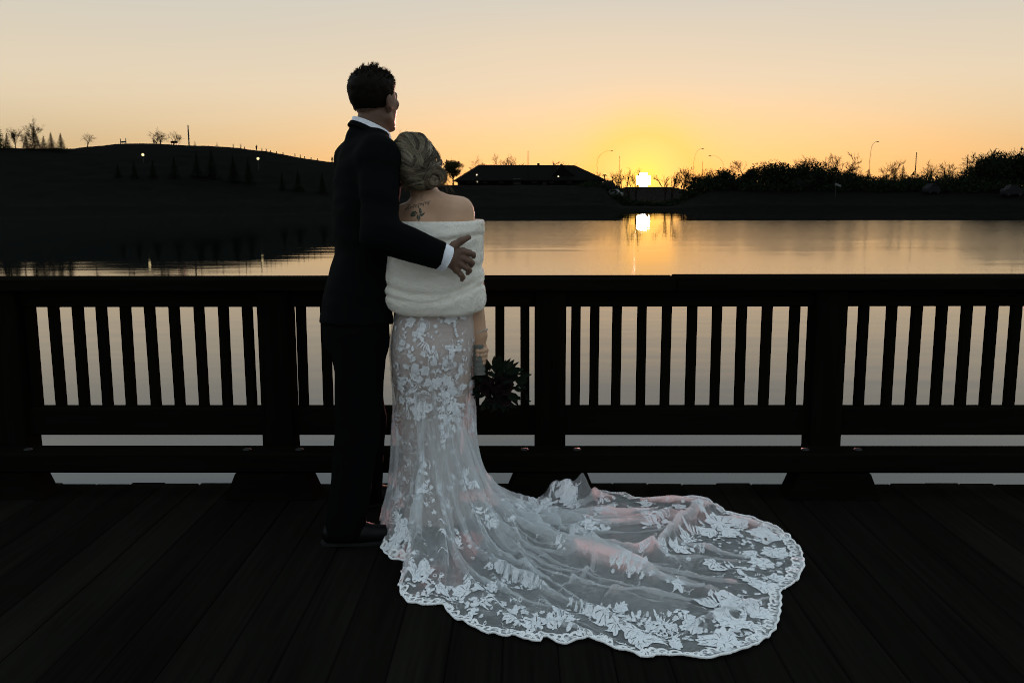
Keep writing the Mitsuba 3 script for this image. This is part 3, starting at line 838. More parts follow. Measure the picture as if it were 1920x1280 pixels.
# ---------------------------------------------------------------- the man
groom = thing('person', 'man in a black suit standing at the railing with one arm round the woman', 'person')
GY = 3.60
_a = math.radians(25)
GF, GR = np.array([math.cos(_a), math.sin(_a), 0]), np.array([math.sin(_a), -math.cos(_a), 0])
G = lambda u, v, y=0.0: at(u, v, GY + y)
g_head = G(702, 190)
GM = frame((0.53, 0.85, 0.05), (0.0, 0.0, 1))
g_neck = G(692, 262)
sh_r, sh_l = G(686, 296) + GR * 0.165, G(686, 296) - GR * 0.165
el_r, wr_r = at(713, 438, 3.315), at(838, 485, 3.365)
el_l, wr_l = G(684, 450) - GR * 0.20, G(700, 560) - GR * 0.20 + GF * 0.06
foot_r, foot_l = ground(648, 1018), ground(684, 948)
hip_r, hip_l = G(666, 620) + GR * 0.085, G(670, 615) - GR * 0.085
kn_r, kn_l = (hip_r + foot_r) / 2 + GF * 0.015, (hip_l + foot_l) / 2 + GF * 0.03
an_r, an_l = foot_r + [0, 0, 0.09], foot_l + [0, 0, 0.09]

hand_lo, hand_hi = at(833, 528, 3.34), at(893, 438, 3.43)
B = Field((-1.0, 3.1, 0.0), (-0.1, 4.1, 1.85), 0.009, [(np.minimum(hand_lo, hand_hi) - 0.004, np.maximum(hand_lo, hand_hi) + 0.004, 0.0028), (g_head - 0.11, g_head + 0.12, 0.0045)])
chain(B, [g_neck - [0, 0, 0.02], g_head - 0.05 * GM[2] - 0.012 * GM[1]], [0.062, 0.056], 0.03)
rows = lambda L, fz: [(G(u, v), GF[:2] * d * fz, GR[:2] * w * fz) for u, v, d, w in L]
TORSO = [(691, 258, .062, .075), (689, 275, .085, .14), (688, 300, .105, .185), (687, 340, .118, .19), (685, 390, .120, .185), (683, 440, .112, .17),
         (682, 472, .105, .165), (676, 520, .120, .17), (671, 560, .130, .175), (668, 603, .136, .18)]
B.rings(rows(TORSO, 0.80), 2.2, 0.03)
chain(B, [sh_r, el_r, wr_r], [0.050, 0.040, 0.028], 0.03)
chain(B, [sh_l, el_l, wr_l], [0.050, 0.040, 0.028], 0.03)
B.egg(wr_l + GF * 0.05 - [0, 0, 0.04], (0.035, 0.035, 0.045), None, 0.02)
for h, k_, a_ in ((hip_r, kn_r, an_r), (hip_l, kn_l, an_l)):
    chain(B, [h, k_, a_], [0.075, 0.05, 0.038], 0.03)
# right hand lying open on the stole
HY = 3.392
hp = lambda u, v, y=0.0: at(u, v, HY + y)
B.bone(wr_r, hp(849, 470, -0.012), 0.026, 0.017, 0.012)
B.bone(wr_r, hp(848, 496, -0.010), 0.026, 0.015, 0.012)
for m in ((868, 471), (869, 484), (865, 496), (856, 506)):
    B.bone(hp(843, 484, -0.012), hp(m[0], m[1], -0.016), 0.023, 0.0145, 0.008)
FING = [[(868, 471, -.016), (880, 474, -.018), (887, 477, -.008), (888, 481, .004)],
        [(869, 484, -.017), (880, 489, -.020), (885, 493, -.009), (883, 498, .003)],
        [(865, 496, -.015), (876, 503, -.018), (880, 507, -.008), (877, 512, .003)],
        [(856, 506, -.012), (864, 515, -.015), (868, 520, -.007), (866, 525, .002)]]
for fg, rr in zip(FING, (1.0, 1.03, 0.98, 0.86)):
    chain(B, [hp(*q) for q in fg], [0.0125 * rr, 0.0118 * rr, 0.0104 * rr, 0.0088 * rr], 0.004)
chain(B, [hp(842, 474, -.012), hp(852, 460, -.016), hp(866, 451, -.014), hp(879, 445, -.006)], [0.020, 0.0155, 0.0125, 0.0095], 0.007)
add_head(B, g_head, GM, 1.0)
put('body', B.mesh(1), 'skin_man', groom, smooth=True)

# jacket, with its sleeves, and a little drape in the cloth
J = Field((-1.0, 3.1, 0.72), (-0.1, 4.1, 1.70), 0.0085)
J.rings(rows(TORSO, 1.0), 2.3, 0.0)
chain(J, [sh_r, el_r], [0.076, 0.069], 0.035)
chain(J, [el_r, at(822, 478, 3.345)], [0.069, 0.053], 0.025)
chain(J, [sh_l, el_l, wr_l], [0.076, 0.066, 0.052], 0.035)
for q in (sh_r, sh_l): J.bone(G(690, 262), q - [0, 0, 0.0], 0.066, 0.070, 0.035)
J.bone(G(681, 256), G(672, 330), 0.048, 0.075, 0.035)
cuff_n = (wr_r - el_r) / np.linalg.norm(wr_r - el_r)
sl, p = J.block([-1, 3.1, 0.7], [0, 4.1, 1.7])
cutp = at(828, 481, 3.345)
d_ = (p - cutp) @ cuff_n
near = np.linalg.norm(p - cutp, axis=-1) < 0.11
J.f[sl] = np.where(near, np.maximum(J.f[sl], d_), J.f[sl])
drape = lambda P: 0.010 * (meshkit.fbm(P * [7, 7, 13], 3, 3) - 0.5) + 0.007 * (meshkit.noise(P @ np.array([[9, 3, 0], [2, 9, 4], [14, 5, 22.0]]), 8) - 0.5)
put('jacket', J.mesh(1, drape), 'suit_cloth', groom, smooth=True)
# jacket collar rolling round the nape
th = np.linspace(0, 2 * np.pi, 72, endpoint=False)


def neck_ring(c, rf, rr, slope, h, flare, lean=0.0):
    """A band round the neck, high at the nape, low at the throat."""
    out = []
    for s, o in ((0, 0), (0.5, 0.3), (1, 0), (1.0, -0.005 / max(flare, 1e-3)), (0.0, -0.4)):
        r1, r2 = rf + (1 - s) * flare + o * flare * 0.3, rr + (1 - s) * flare + o * flare * 0.3
        out.append(c + np.cos(th)[:, None] * GF * r1 + np.sin(th)[:, None] * GR * r2 + np.array([0, 0, 1.0]) * ((s * h * (0.75 + 0.25 * np.cos(th)) - slope * np.cos(th) * rf) + lean * np.sin(th))[:, None])
    return np.array(out)


def ring_mesh(r):
    return np.swapaxes(r, 0, 1).reshape(-1, 3), grid_faces(r.shape[1], r.shape[0], True)


put('jacket_collar', ring_mesh(neck_ring(G(696, 258), 0.0775, 0.078, 0.62, 0.030, 0.012)), 'suit_cloth', groom, smooth=40)
put('shirt_collar', ring_mesh(neck_ring(G(697, 253), 0.0715, 0.0715, 0.62, 0.046, 0.006)), 'shirt_cloth', groom, smooth=40)
tie = trimesh.convex.convex_hull(np.array([G(733, 276) + q for q in ([0.0, 0, 0], [0.02, 0.015, 0], [0.0, 0.03, 0], [0.01, 0.01, -0.045], [0.02, 0.03, -0.045], [0.03, 0.02, -0.03])]))
put('tie_knot', tie, 'suit_cloth', groom, smooth=50)
# shirt cuff
ca, cb = at(821, 478, 3.345), at(838, 486, 3.362)
cr = np.array([0.046, 0.0475, 0.0465, 0.042, 0.0415])
ts = np.array([0.0, 0.3, 1.0, 1.0, 0.2])
axn = (cb - ca) / np.linalg.norm(cb - ca)
e1 = np.cross(axn, [0, 1, 0]); e1 /= np.linalg.norm(e1); e2 = np.cross(axn, e1)
v = np.array([[ca + (cb - ca) * t + r * (math.cos(q) * e1 * 1.06 + math.sin(q) * e2 * 0.86) for t, r in zip(ts, cr)] for q in np.linspace(0, 2 * np.pi, 40, endpoint=False)])
put('shirt_cuff', (v.reshape(-1, 3), grid_faces(40, 5, True)), 'shirt_cloth', groom, smooth=40)
# trousers and shoes
TR = Field((-1.0, 3.1, 0.03), (-0.1, 4.2, 1.1), 0.0085)
TR.rings([(G(668, 565), GF[:2] * .118, GR[:2] * .165), (G(667, 620), GF[:2] * .125, GR[:2] * .172), (G(667, 655), GF[:2] * .118, GR[:2] * .168)], 2.2, 0)
for h, k_, a_ in ((hip_r, kn_r, an_r), (hip_l, kn_l, an_l)):
    chain(TR, [h - [0, 0, 0.02], k_, a_ - [0, 0, 0.03]], [0.104, 0.083, 0.076], 0.02)
put('trousers', TR.mesh(1, lambda P: 0.009 * (meshkit.fbm(P * [10, 10, 9], 3, 13) - 0.5)), 'trouser_cloth', groom, smooth=True)
for f_, d in ((foot_r, np.array([math.cos(math.radians(8)), math.sin(math.radians(8)), 0])), (foot_l, np.array([math.cos(math.radians(38)), math.sin(math.radians(38)), 0]))):
    Sh = Field(f_ - [0.3, 0.3, 0.03], f_ + [0.4, 0.35, 0.2], 0.006)
    z = np.array([0, 0, 1.0]); q = np.cross(z, d)
    Sh.bone(f_ - 0.05 * d + 0.045 * z, f_ + 0.06 * d + 0.04 * z, 0.042, 0.044, 0)
    Sh.bone(f_ + 0.06 * d + 0.036 * z, f_ + 0.20 * d + 0.030 * z, 0.044, 0.030, 0.02)
    Sh.bone(f_ + 0.0 * d + 0.05 * z, f_ - 0.01 * d + 0.10 * z, 0.044, 0.046, 0.03)
    sl, p = Sh.block(f_ - 0.4, f_ + 0.5)
    Sh.f[sl] = np.maximum(Sh.f[sl], 0.012 - p[..., 2])
    s_ = put('shoe', Sh.mesh(1), 'shoe_leather', groom, smooth=True)
    o = [f_ + d * x + q * y for x, y in ((-.095, 0), (-.085, .03), (-.02, .038), (.08, .048), (.17, .04), (.225, .014), (.232, 0), (.225, -.014), (.17, -.038), (.08, -.046), (-.02, -.036), (-.085, -.03))]
    pts = np.array([[*x[:2], zz] for x in o for zz in (0.001, 0.014)])
    put('sole', trimesh.convex.convex_hull(pts), 'rubber', s_)

from scipy.spatial import cKDTree
# short hair: a cap of hair with faded sides, then tufts
hc = g_head
Hf = Field(hc - 0.14, hc + 0.17, 0.0045)
HM = GM
Q = lambda x, y, z: hc + x * HM[0] + y * HM[1] + z * HM[2]
Hf.egg(Q(0, -0.014, 0.031), (0.0775, 0.0995, 0.0925), HM, 0)
Hf.egg(Q(0, -0.016, 0.054), (0.079, 0.096, 0.058), HM, 0.015)
Hf.egg(Q(0.0, 0.02, 0.072), (0.066, 0.06, 0.036), HM, 0.02)
sl, p = Hf.block(hc - 0.2, hc + 0.2)
loc = (p - hc) @ HM.T
# hairline: low at the nape, above the ears, high on the forehead
line = -0.030 + 0.070 * sm(0.0, 0.075, loc[..., 1]) + 0.020 * sm(0.055, 0.08, np.abs(loc[..., 0])) + 0.02 * sm(-0.03, 0.03, loc[..., 1])
Hf.f[sl] = np.maximum(Hf.f[sl], line - loc[..., 2])
cap = Hf.mesh(1, lambda P: 0.006 * (meshkit.fbm(P * 55, 2, 4) - 0.5))
cv = np.array(cap.vertices); ccol = np.tile([[0.006, 0.0045, 0.003]], (len(cv), 1)) * (0.7 + 0.6 * meshkit.noise(cv * 300)[:, None])
hk = put('hair', cap, 'hair_dark', groom, smooth=True, color=ccol)
pt, fi = trimesh.sample.sample_surface(cap, 9000, seed=3)
nn = cap.face_normals[fi]
lc = (pt - hc) @ HM.T
top = sm(0.06, 0.11, lc[:, 2])
keep = (nn @ HM[2] > -0.6) & (lc[:, 2] > -0.01)
pt, nn, lc, top = pt[keep], nn[keep], lc[keep], top[keep]
g_ = np.random.default_rng(4)
cc_, ci_ = cKDTree(pt[g_.choice(len(pt), 800, replace=False)]), None
_, ci_ = cc_.query(pt)
cdir = g_.normal(0, 0.45, (800, 3)); clen = g_.uniform(0.55, 1.25, 800)
dirn = nn * (0.25 + 0.25 * top[:, None]) + HM[2] * (0.15 + 0.50 * top[:, None]) * np.where(top[:, None] > 0.1, 1, -1) + HM[1] * (0.25 + 0.35 * top[:, None]) + cdir[ci_] * (0.35 + 0.65 * top[:, None]) + g_.normal(0, 0.08, nn.shape)
dirn /= np.linalg.norm(dirn, axis=1, keepdims=True)
ln = ((0.005 + 0.014 * top * (0.3 + 1.2 * meshkit.noise(pt * 38, 9))) * clen[ci_] * g_.uniform(0.8, 1.1, len(pt)))[:, None, None]
tt = np.linspace(0, 1, 4)[None, :, None]
gather = (cc_.data[ci_] - pt)[:, None] * tt ** 1.3 * 0.5 * top[:, None, None]
bend = HM[1] * 0.3 + cdir[ci_] * 0.5
Pn = pt[:, None] - nn[:, None] * 0.002 + dirn[:, None] * ln * tt + bend[:, None] * ln * 0.4 * tt ** 2 + gather
vs, fs = strands(Pn, np.broadcast_to(0.0010 * (1 - 0.75 * tt[..., 0]), Pn.shape[:2]))
col = np.repeat(np.array([[0.010, 0.007, 0.0045]]) * g_.uniform(0.4, 1.8, (len(pt), 1)), 12, 0)
put('hair_tuft', (vs, fs), 'hair_dark', hk, kind='stuff', color=col)

# ---------------------------------------------------------------- the woman
bride = thing('person', 'woman in a white lace gown and cream fur stole, blonde hair pinned up', 'person')
BYC = 3.58
W_ = lambda u, v, y=0.0: at(u, v, BYC + y)
PX = 3.62 / FOC                                        # metres per picture pixel at her distance
BF = np.array([0.10, 0.995, 0.0]); BR = np.array([0.995, -0.10, 0.0])
b_head = W_(779, 303, 0.0)
b_up = np.array([-0.20, 0.02, 0.98])
BM = frame((0.22, 0.97, 0.10), b_up)
neck = W_(800, 378)
bs_r, bs_l = W_(858, 398), W_(757, 408, 0.03)
be_r, bw_r = W_(886, 535, 0.0), W_(901, 628, -0.01)
be_l, bw_l = W_(750, 510, 0.10), W_(760, 470, 0.22)
S = Field((-0.62, 3.28, 0.0), (0.0, 3.9, 1.62), 0.009, [(W_(880, 692, -0.05), W_(915, 625, 0.06), 0.003)])
chain(S, [W_(806, 388), b_head - 0.055 * BM[2] - 0.01 * BM[1]], [0.056, 0.048], 0.04)
BT = [(806, 366, .050, .050), (808, 380, .095, .062), (811, 396, .138, .076), (812, 415, .152, .088), (812, 460, .140, .095), (811, 520, .118, .090),
      (812, 575, .128, .098), (813, 620, .150, .112), (812, 660, .150, .118), (810, 700, .138, .112), (808, 760, .10, .09)]
S.rings([(W_(u, v), BR[:2] * w, BF[:2] * d) for u, v, w, d in BT], 2.1, 0.03)
chain(S, [bs_r, be_r, bw_r], [0.048, 0.036, 0.0245], 0.04)
chain(S, [bs_l, be_l, bw_l], [0.046, 0.036, 0.026], 0.04)
S.egg(bw_l + [0.03, 0.02, 0.05], (0.028, 0.02, 0.05), None, 0.02)
# shoulder blades and the hollow of the spine
for q, u in ((1, 846), (-1, 785)):
    S.bone(W_(u, 396, -0.058), W_(u - q * 8, 432, -0.074), 0.026, 0.022, 0.05)
S.bone(W_(806, 378, -0.05), W_(866, 388, -0.01), 0.03, 0.034, 0.04)
S.bone(W_(812, 390, -0.105), W_(813, 470, -0.125), 0.010, 0.010, 0.001) if False else None
for s_ in (-1, 1):
    hip, knee, foot = W_(810, 700) + BR * 0.075 * s_, W_(809, 830) + BR * 0.065 * s_, np.r_[(W_(807, 900) + BR * 0.07 * s_)[:2], 0.10]
    chain(S, [hip, knee, foot], [0.085, 0.055, 0.038], 0.03)
    chain(S, [foot - [0, 0, 0.05], foot + [0, 0.13, -0.075]], [0.032, 0.024], 0.02)
# right hand closed round the bouquet's handle
hq = lambda u, v, y: at(u, v, BYC + y)
S.bone(bw_r, hq(899, 652, -0.012), 0.0245, 0.023, 0.015)
S.bone(hq(892, 650, -0.012), hq(905, 652, -0.004), 0.018, 0.018, 0.01)
for i, (v0, l) in enumerate(((655, 1.0), (663, 1.04), (671, 1.0), (678, 0.85))):
    a0 = hq(889 + i * 0.6, v0 + 1, -0.024)
    chain(S, [hq(892, v0 - 5, -0.012), a0, hq(896, v0 + 3, -0.045), hq(906, v0 + 3, -0.042), hq(911, v0 + 1, -0.024)], [0.0105, 0.0095 * l, 0.0092 * l, 0.0082 * l, 0.007 * l], 0.0035)
chain(S, [hq(902, 648, -0.01), hq(911, 656, -0.012), hq(910, 667, -0.020)], [0.012, 0.010, 0.0085], 0.006)
add_head(S, b_head, BM, 0.95, False)
bodyW = S.mesh(1)
put('body', bodyW, 'skin_woman', bride, smooth=True)

# ---- tattoo on the shoulder blade: flat ink shapes lying on the skin
from scipy.spatial import cKDTree


def ink(polys, name, m):
    tri = []
    for P in polys:
        v2, f2 = trimesh.creation.triangulate_polygon(P, engine='earcut')
        v3, f3 = trimesh.remesh.subdivide_to_size(np.c_[v2, 0 * v2[:, 0]], f2, 2.5)
        o = np.array([W_(a, b, -0.6) for a, b in v3[:, :2]])
        d = o - CAM; d /= np.linalg.norm(d, axis=1, keepdims=True)
        loc, ri, ti = bodyW.ray.intersects_location(o, d, multiple_hits=False)
        q = np.full((len(o), 3), np.nan); q[ri] = loc + bodyW.face_normals[ti] * 0.0009
        ok = ~np.isnan(q).any(1); f3 = f3[ok[f3].all(1)]
        if len(f3): tri.append((np.nan_to_num(q), f3))
    if tri: put(name, cat(*tri), m, bride)


mat('tattoo_ink', principled((0.055, 0.075, 0.06), 0.6, 0.1))
mat('tattoo_grey', principled((0.13, 0.10, 0.085), 0.6, 0.1))
wg = lambda pts: sg.Polygon(pts).buffer(.8).buffer(-.5)
wing = [wg([(783, 400), (779, 396), (774, 397), (770, 402), (772, 406), (778, 405)]), wg([(785, 400), (786, 394), (784, 388), (789, 392), (791, 397), (788, 402)]),
        wg([(786, 402), (792, 400), (797, 398), (794, 403), (790, 406)]), wg([(783, 403), (781, 408), (785, 414), (788, 411), (787, 405)])]
vein = shapely.union_all([sg.LineString(q).buffer(.35) for q in ([(784, 401), (772, 403)], [(785, 401), (786, 389)], [(785, 402), (796, 399)], [(784, 402), (786, 413)], [(784, 402), (775, 398)], [(785, 402), (790, 394)])])
wing = [p for w_ in wing for p in getattr(w_.difference(vein), 'geoms', [w_.difference(vein)]) if p.area > .5]
ink(wing, 'tattoo', 'tattoo_ink')
xs = np.linspace(760, 806, 90)
ys = 392 - (xs - 760) * 0.28 + 2.2 * np.sin((xs - 760) * 1.35) + 1.2 * np.sin((xs - 760) * 0.62)
xs = xs + 1.6 * np.cos((xs - 760) * 1.35)
ink([g for g in [sg.LineString(np.c_[xs, ys]).buffer(0.5)] if g.geom_type == 'Polygon'], 'tattoo', 'tattoo_grey')

# ---- fur stole: a soft band round back and arms, rolled at both edges
mat('stole_fur', principled(mikit.proc(lambda p, n, uv: mikit.mix((0.76, 0.735, 0.665), (0.86, 0.835, 0.775), F(p.x * 60, p.y * 60, p.z * 90, 3))), 0.95, 0.05, sheen=0.4))
SR = np.array([  # v, left u, right u, half depth
    (432, 752, 896, .085), (418, 738, 902, .112), (412, 732, 905, .128), (418, 726, 908, .140), (432, 721, 908, .146), (446, 719, 906, .146), (470, 716, 906, .150),
    (500, 714, 905, .152), (525, 713, 906, .155), (545, 714, 909, .160), (560, 718, 911, .160), (572, 727, 909, .155), (578, 738, 904, .140), (574, 748, 896, .122), (560, 752, 892, .11)])
NS, NT = 420, 150
tt_ = np.linspace(0, 1, NT)
dS = np.r_[0, np.cumsum(np.linalg.norm(np.diff(SR[:, [0, 2]], axis=0), axis=1))]; dS /= dS[-1]
SI = PchipInterpolator(dS, SR)(tt_)
thS = np.linspace(0, 2 * np.pi, NS, endpoint=False)
cL, cR = np.array([W_(l, v) for v, l in SI[:, [0, 1]]]), np.array([W_(r, v) for v, r in SI[:, [0, 2]]])
ctr, hw = (cL + cR) / 2, np.linalg.norm(cR - cL, axis=1) / 2
ct, st = np.cos(thS), np.sin(thS)
pwr = 2 / 2.35
sx, sy = np.sign(ct) * np.abs(ct) ** pwr, np.sign(st) * np.abs(st) ** pwr
P = ctr[None] + sx[:, None, None] * hw[None, :, None] * np.array([1.0, -0.05, 0]) + sy[:, None, None] * SI[None, :, 3:4] * np.array([0.05, 1.0, 0])
back = sm(0.0, 1.0, -st)                               # 1 at her back
vv = SI[:, 0]
sag = sm(500, 575, vv)
P[..., 2] -= (back ** 1.5)[:, None] * (0.005 + 0.010 * sag)[None]
un = (ct * 0.5 + 0.5)                                  # 0 at the picture's left, 1 at the right
nrm = np.stack([ct * 0.75, st, 0 * ct], -1); nrm /= np.linalg.norm(nrm, axis=1, keepdims=True)


def crease(vc, w, dep, lim=None):
    g = -dep * np.exp(-((vv[None] - vc[:, None]) / w) ** 2) + dep * 0.55 * np.exp(-((vv[None] - vc[:, None] - 2.2 * w) / (1.6 * w)) ** 2) + dep * 0.5 * np.exp(-((vv[None] - vc[:, None] + 2.2 * w) / (1.6 * w)) ** 2)
    return g * (1 if lim is None else lim[:, None])


outer = (sm(0.10, 0.2, tt_) * (1 - sm(0.86, 0.93, tt_)))[None]
dsp = (0.25 + 0.75 * back[:, None]) * (crease(449 - 8 * un + 3 * np.sin(thS * 3), 4.5, 0.009) + crease(520 + 24 * np.sin(un * np.pi * 0.95) - 6 * un, 5.5, 0.008))
dsp += crease(541 + 12 * np.sin(un * np.pi), 4.5, 0.005, sm(0.55, 0.2, un) + 0.25) + crease(556 - 46 * np.clip(un - 0.45, 0, 1), 4.5, 0.006, sm(0.42, 0.6, un))
dsp += crease(478 + 20 * un, 7, 0.005, sm(0.4, 0.8, un))
Pn_ = P + nrm[:, None] * (dsp * outer)[..., None]
Pn_ = Pn_ + nrm[:, None] * (0.006 * (meshkit.fbm(Pn_ * [13, 13, 22], 3, 21) - 0.5) + 0.002 * (meshkit.fbm(Pn_ * 70, 2, 5) - 0.5))[..., None]
stole_m = trimesh.Trimesh(Pn_.reshape(-1, 3), grid_faces(NS, NT, True), process=False)
if stole_m.face_normals[NT // 2] @ np.array([1.0, 0, 0]) < 0: stole_m.invert()
stole = put('fur_stole', stole_m, 'stole_fur', bride, smooth=True)
pt, fi = trimesh.sample.sample_surface(stole_m, 90000, seed=5)
nn = stole_m.face_normals[fi]
g_ = np.random.default_rng(11)
swirl = np.stack([meshkit.noise(pt * 25, 3), meshkit.noise(pt * 25, 4), meshkit.noise(pt * 25, 6)], -1) - 0.5
dr_ = nn * 0.8 + swirl * 0.9 + np.array([0, 0, -0.45]) + g_.normal(0, 0.2, nn.shape)
dr_ /= np.linalg.norm(dr_, axis=1, keepdims=True)
t3 = np.linspace(0, 1, 3)[None, :, None]
Pf = pt[:, None] - nn[:, None] * 0.001 + dr_[:, None] * t3 * g_.uniform(0.004, 0.009, (len(pt), 1, 1))
put('fur_fibre', strands(Pf, np.broadcast_to(0.0006 * (1 - 0.8 * t3[..., 0]), Pf.shape[:2])), 'stole_fur', stole, kind='stuff')

# ---- her pinned-up hair: locks lying over the head, twisted into a knot low on the right
hx = lambda a, b, o=0.0: (a, b, o)                     # in pixels from the head's centre, right and down; o lifts off the head
HE = np.array([0.085, 0.104, 0.105])                   # half sizes of the hair's body
HB = frame((0.05, 1.0, 0.0), b_up)
HC = b_head + 0.002 * HB[2] - 0.018 * HB[1]
Kn = HC + HB[0] * 0.070 - HB[2] * 0.070 - HB[1] * 0.055      # the knot
Hs = Field(HC - 0.17, HC + 0.17, 0.005)
Hs.egg(HC, HE * [0.95, 0.93, 0.97], HB, 0)
Hs.egg(Kn, (0.040, 0.034, 0.036), HB, 0.02)
Hs.egg(HC - HB[2] * 0.085 + HB[0] * 0.03 - HB[1] * 0.035, (0.048, 0.04, 0.035), HB, 0.03)
sl, p = Hs.block(HC - 0.3, HC + 0.3)
loc = (p - HC) @ HB.T
Hs.f[sl] = np.maximum(Hs.f[sl], loc[..., 1] - 0.055 - 0.25 * np.clip(loc[..., 2], 0, 1))
hm = Hs.mesh(1)
hv = np.array(hm.vertices)
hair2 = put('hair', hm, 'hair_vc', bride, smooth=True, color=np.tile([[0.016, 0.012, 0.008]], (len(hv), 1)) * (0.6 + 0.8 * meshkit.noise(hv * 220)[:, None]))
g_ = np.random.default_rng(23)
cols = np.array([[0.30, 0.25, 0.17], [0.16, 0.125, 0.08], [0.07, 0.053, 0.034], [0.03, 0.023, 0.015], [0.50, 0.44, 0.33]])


def on_hair(ab, lift):
    """Points of the hair's back surface at ab = (right, up) in metres from its centre, lifted off it."""
    ab = np.array(ab, float)
    o = HC + np.stack([ab[:, 0], np.full(len(ab), -0.4), ab[:, 1]], -1) @ HB
    loc, ri, ti = hm.ray.intersects_location(o, np.tile(HB[1], (len(ab), 1)), multiple_hits=False)
    y = np.full(len(ab), np.nan); y[ri] = (loc - HC) @ HB[1]
    over = np.sqrt((ab[:, 0] / HE[0]) ** 2 + (ab[:, 1] / HE[2]) ** 2)
    y = np.where(np.isnan(y), -0.01, y)
    for _ in range(2): y = np.convolve(np.r_[y[:1], y, y[-1:]], [0.25, 0.5, 0.25], 'valid')
    q = np.stack([ab[:, 0], y, ab[:, 1]], -1)
    n = np.stack([ab[:, 0], np.minimum(y, -0.015), ab[:, 1]], -1) / HE ** 2; n /= np.linalg.norm(n, axis=1, keepdims=True)
    q = q + n * np.asarray(lift)[:, None]
    return HC + q @ HB, n @ HB


def lock(ctrl, w0=0.012, thick=0.006, n=26, twist=1.2, lift=0.004, tone=None, name='hair_lock'):
    """A lock of hair: n strands side by side, bulging in the middle, combed along ctrl, turning as they go."""
    m = 22
    c = spline(ctrl, m)
    t = np.linspace(0, 1, m)
    L = lift + thick * np.sin(np.pi * np.clip(t * 0.92 + 0.04, 0, 1))
    pos, nr = on_hair(c, L)
    tg = np.gradient(pos, axis=0); tg /= np.linalg.norm(tg, axis=1, keepdims=True)
    sd = np.cross(tg, nr); sd /= np.linalg.norm(sd, axis=1, keepdims=True)
    wid = w0 * (0.35 + 0.65 * np.sin(np.pi * np.clip(0.08 + 0.84 * t, 0, 1)))
    a = g_.uniform(-1, 1, n); b = g_.uniform(-0.3, 1, n) * np.sqrt(1 - a ** 2)
    ph = twist * (t - 0.5)[None] + g_.normal(0, 0.08, (n, 1))
    x = a[:, None] * np.cos(ph) - b[:, None] * np.sin(ph) * 0.6; y = a[:, None] * np.sin(ph) * 0.6 + b[:, None] * np.cos(ph)
    P = pos[None] + sd[None] * (x * wid)[..., None] + nr[None] * (y * wid * 0.55)[..., None]
    P = P + g_.normal(0, 0.0010, (n, 1, 3)) + 0.0008 * np.sin(t[None, :, None] * 9 + g_.uniform(0, 6, (n, 1, 3)))
    r = (0.00095 * (0.5 + 0.5 * np.sin(np.pi * np.clip(0.06 + 0.9 * t, 0, 1))))[None] * g_.uniform(0.7, 1.25, (n, 1))
    base = g_.choice(len(cols), p=[.3, .3, .18, .07, .15]) if tone is None else tone
    cc = cols[base] * 0.75 + cols[g_.choice(len(cols), n)] * 0.25
    v, f = strands(P, r)
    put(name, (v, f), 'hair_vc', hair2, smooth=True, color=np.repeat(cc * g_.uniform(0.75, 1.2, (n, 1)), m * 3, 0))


mm = PX
def pl(*uv):                                          # picture-like offsets (pixels right / down of the hair's centre) to metres
    o = np.array(uv, float) * [0.87, 0.88] + [-2, 4]
    return np.stack([o[:, 0] * mm, -o[:, 1] * mm], -1)


LOCKS = [  # crown, swept back from the top towards the middle
    [(-30, -44), (-14, -46), (2, -36), (10, -20)], [(-22, -52), (-4, -52), (10, -40), (15, -22)], [(-8, -56), (8, -52), (18, -36), (17, -16)],
    [(4, -56), (18, -48), (24, -32), (20, -14)], [(16, -52), (27, -40), (30, -24), (22, -8)], [(26, -44), (35, -30), (34, -14), (24, -2)],
    [(-38, -34), (-22, -38), (-4, -28), (8, -10)], [(-42, -22), (-26, -28), (-8, -20), (8, -2)],
    # left side, waves falling to the middle
    [(-44, -12), (-30, -18), (-12, -10), (4, 6)], [(-44, -2), (-28, -8), (-12, 0), (2, 14)], [(-43, 8), (-28, 2), (-12, 8), (4, 22)],
    [(-41, 18), (-26, 12), (-10, 18), (8, 28)], [(-38, 28), (-24, 22), (-8, 26), (10, 34)], [(-33, 38), (-20, 32), (-4, 34), (14, 38)],
    [(-26, 46), (-12, 41), (4, 42), (20, 40)], [(-16, 53), (-4, 48), (10, 48), (24, 42)],
    # right side, fine locks drawn back
    [(40, -30), (44, -12), (36, 4), (24, 12)], [(44, -18), (46, 0), (40, 14), (28, 20)], [(46, -6), (48, 10), (42, 22), (30, 26)],
    [(36, -36), (38, -20), (30, -6), (18, 6)], [(30, -8), (38, 6), (36, 20), (26, 30)],
    # middle, crossing twists
    [(10, -22), (20, -8), (14, 8), (0, 14)], [(20, -12), (10, 0), (14, 16), (28, 22)], [(4, 4), (16, 10), (28, 20), (38, 26)], [(0, 16), (14, 18), (30, 28), (42, 34)],
    [(2, 26), (16, 26), (30, 34), (44, 42)], [(24, 8), (14, 18), (18, 32), (32, 40)], [(-6, 34), (10, 36), (26, 44), (40, 48)], [(-4, 10), (-10, 24), (0, 36), (14, 40)]]
for c in LOCKS:
    for q in range(2):
        lock(pl(*c) + g_.normal(0, 0.0035, (4, 2)), w0=g_.uniform(0.009, 0.015), thick=g_.uniform(0.003, 0.008), n=34, twist=g_.uniform(-1.6, 1.6), lift=0.001 + 0.004 * q)
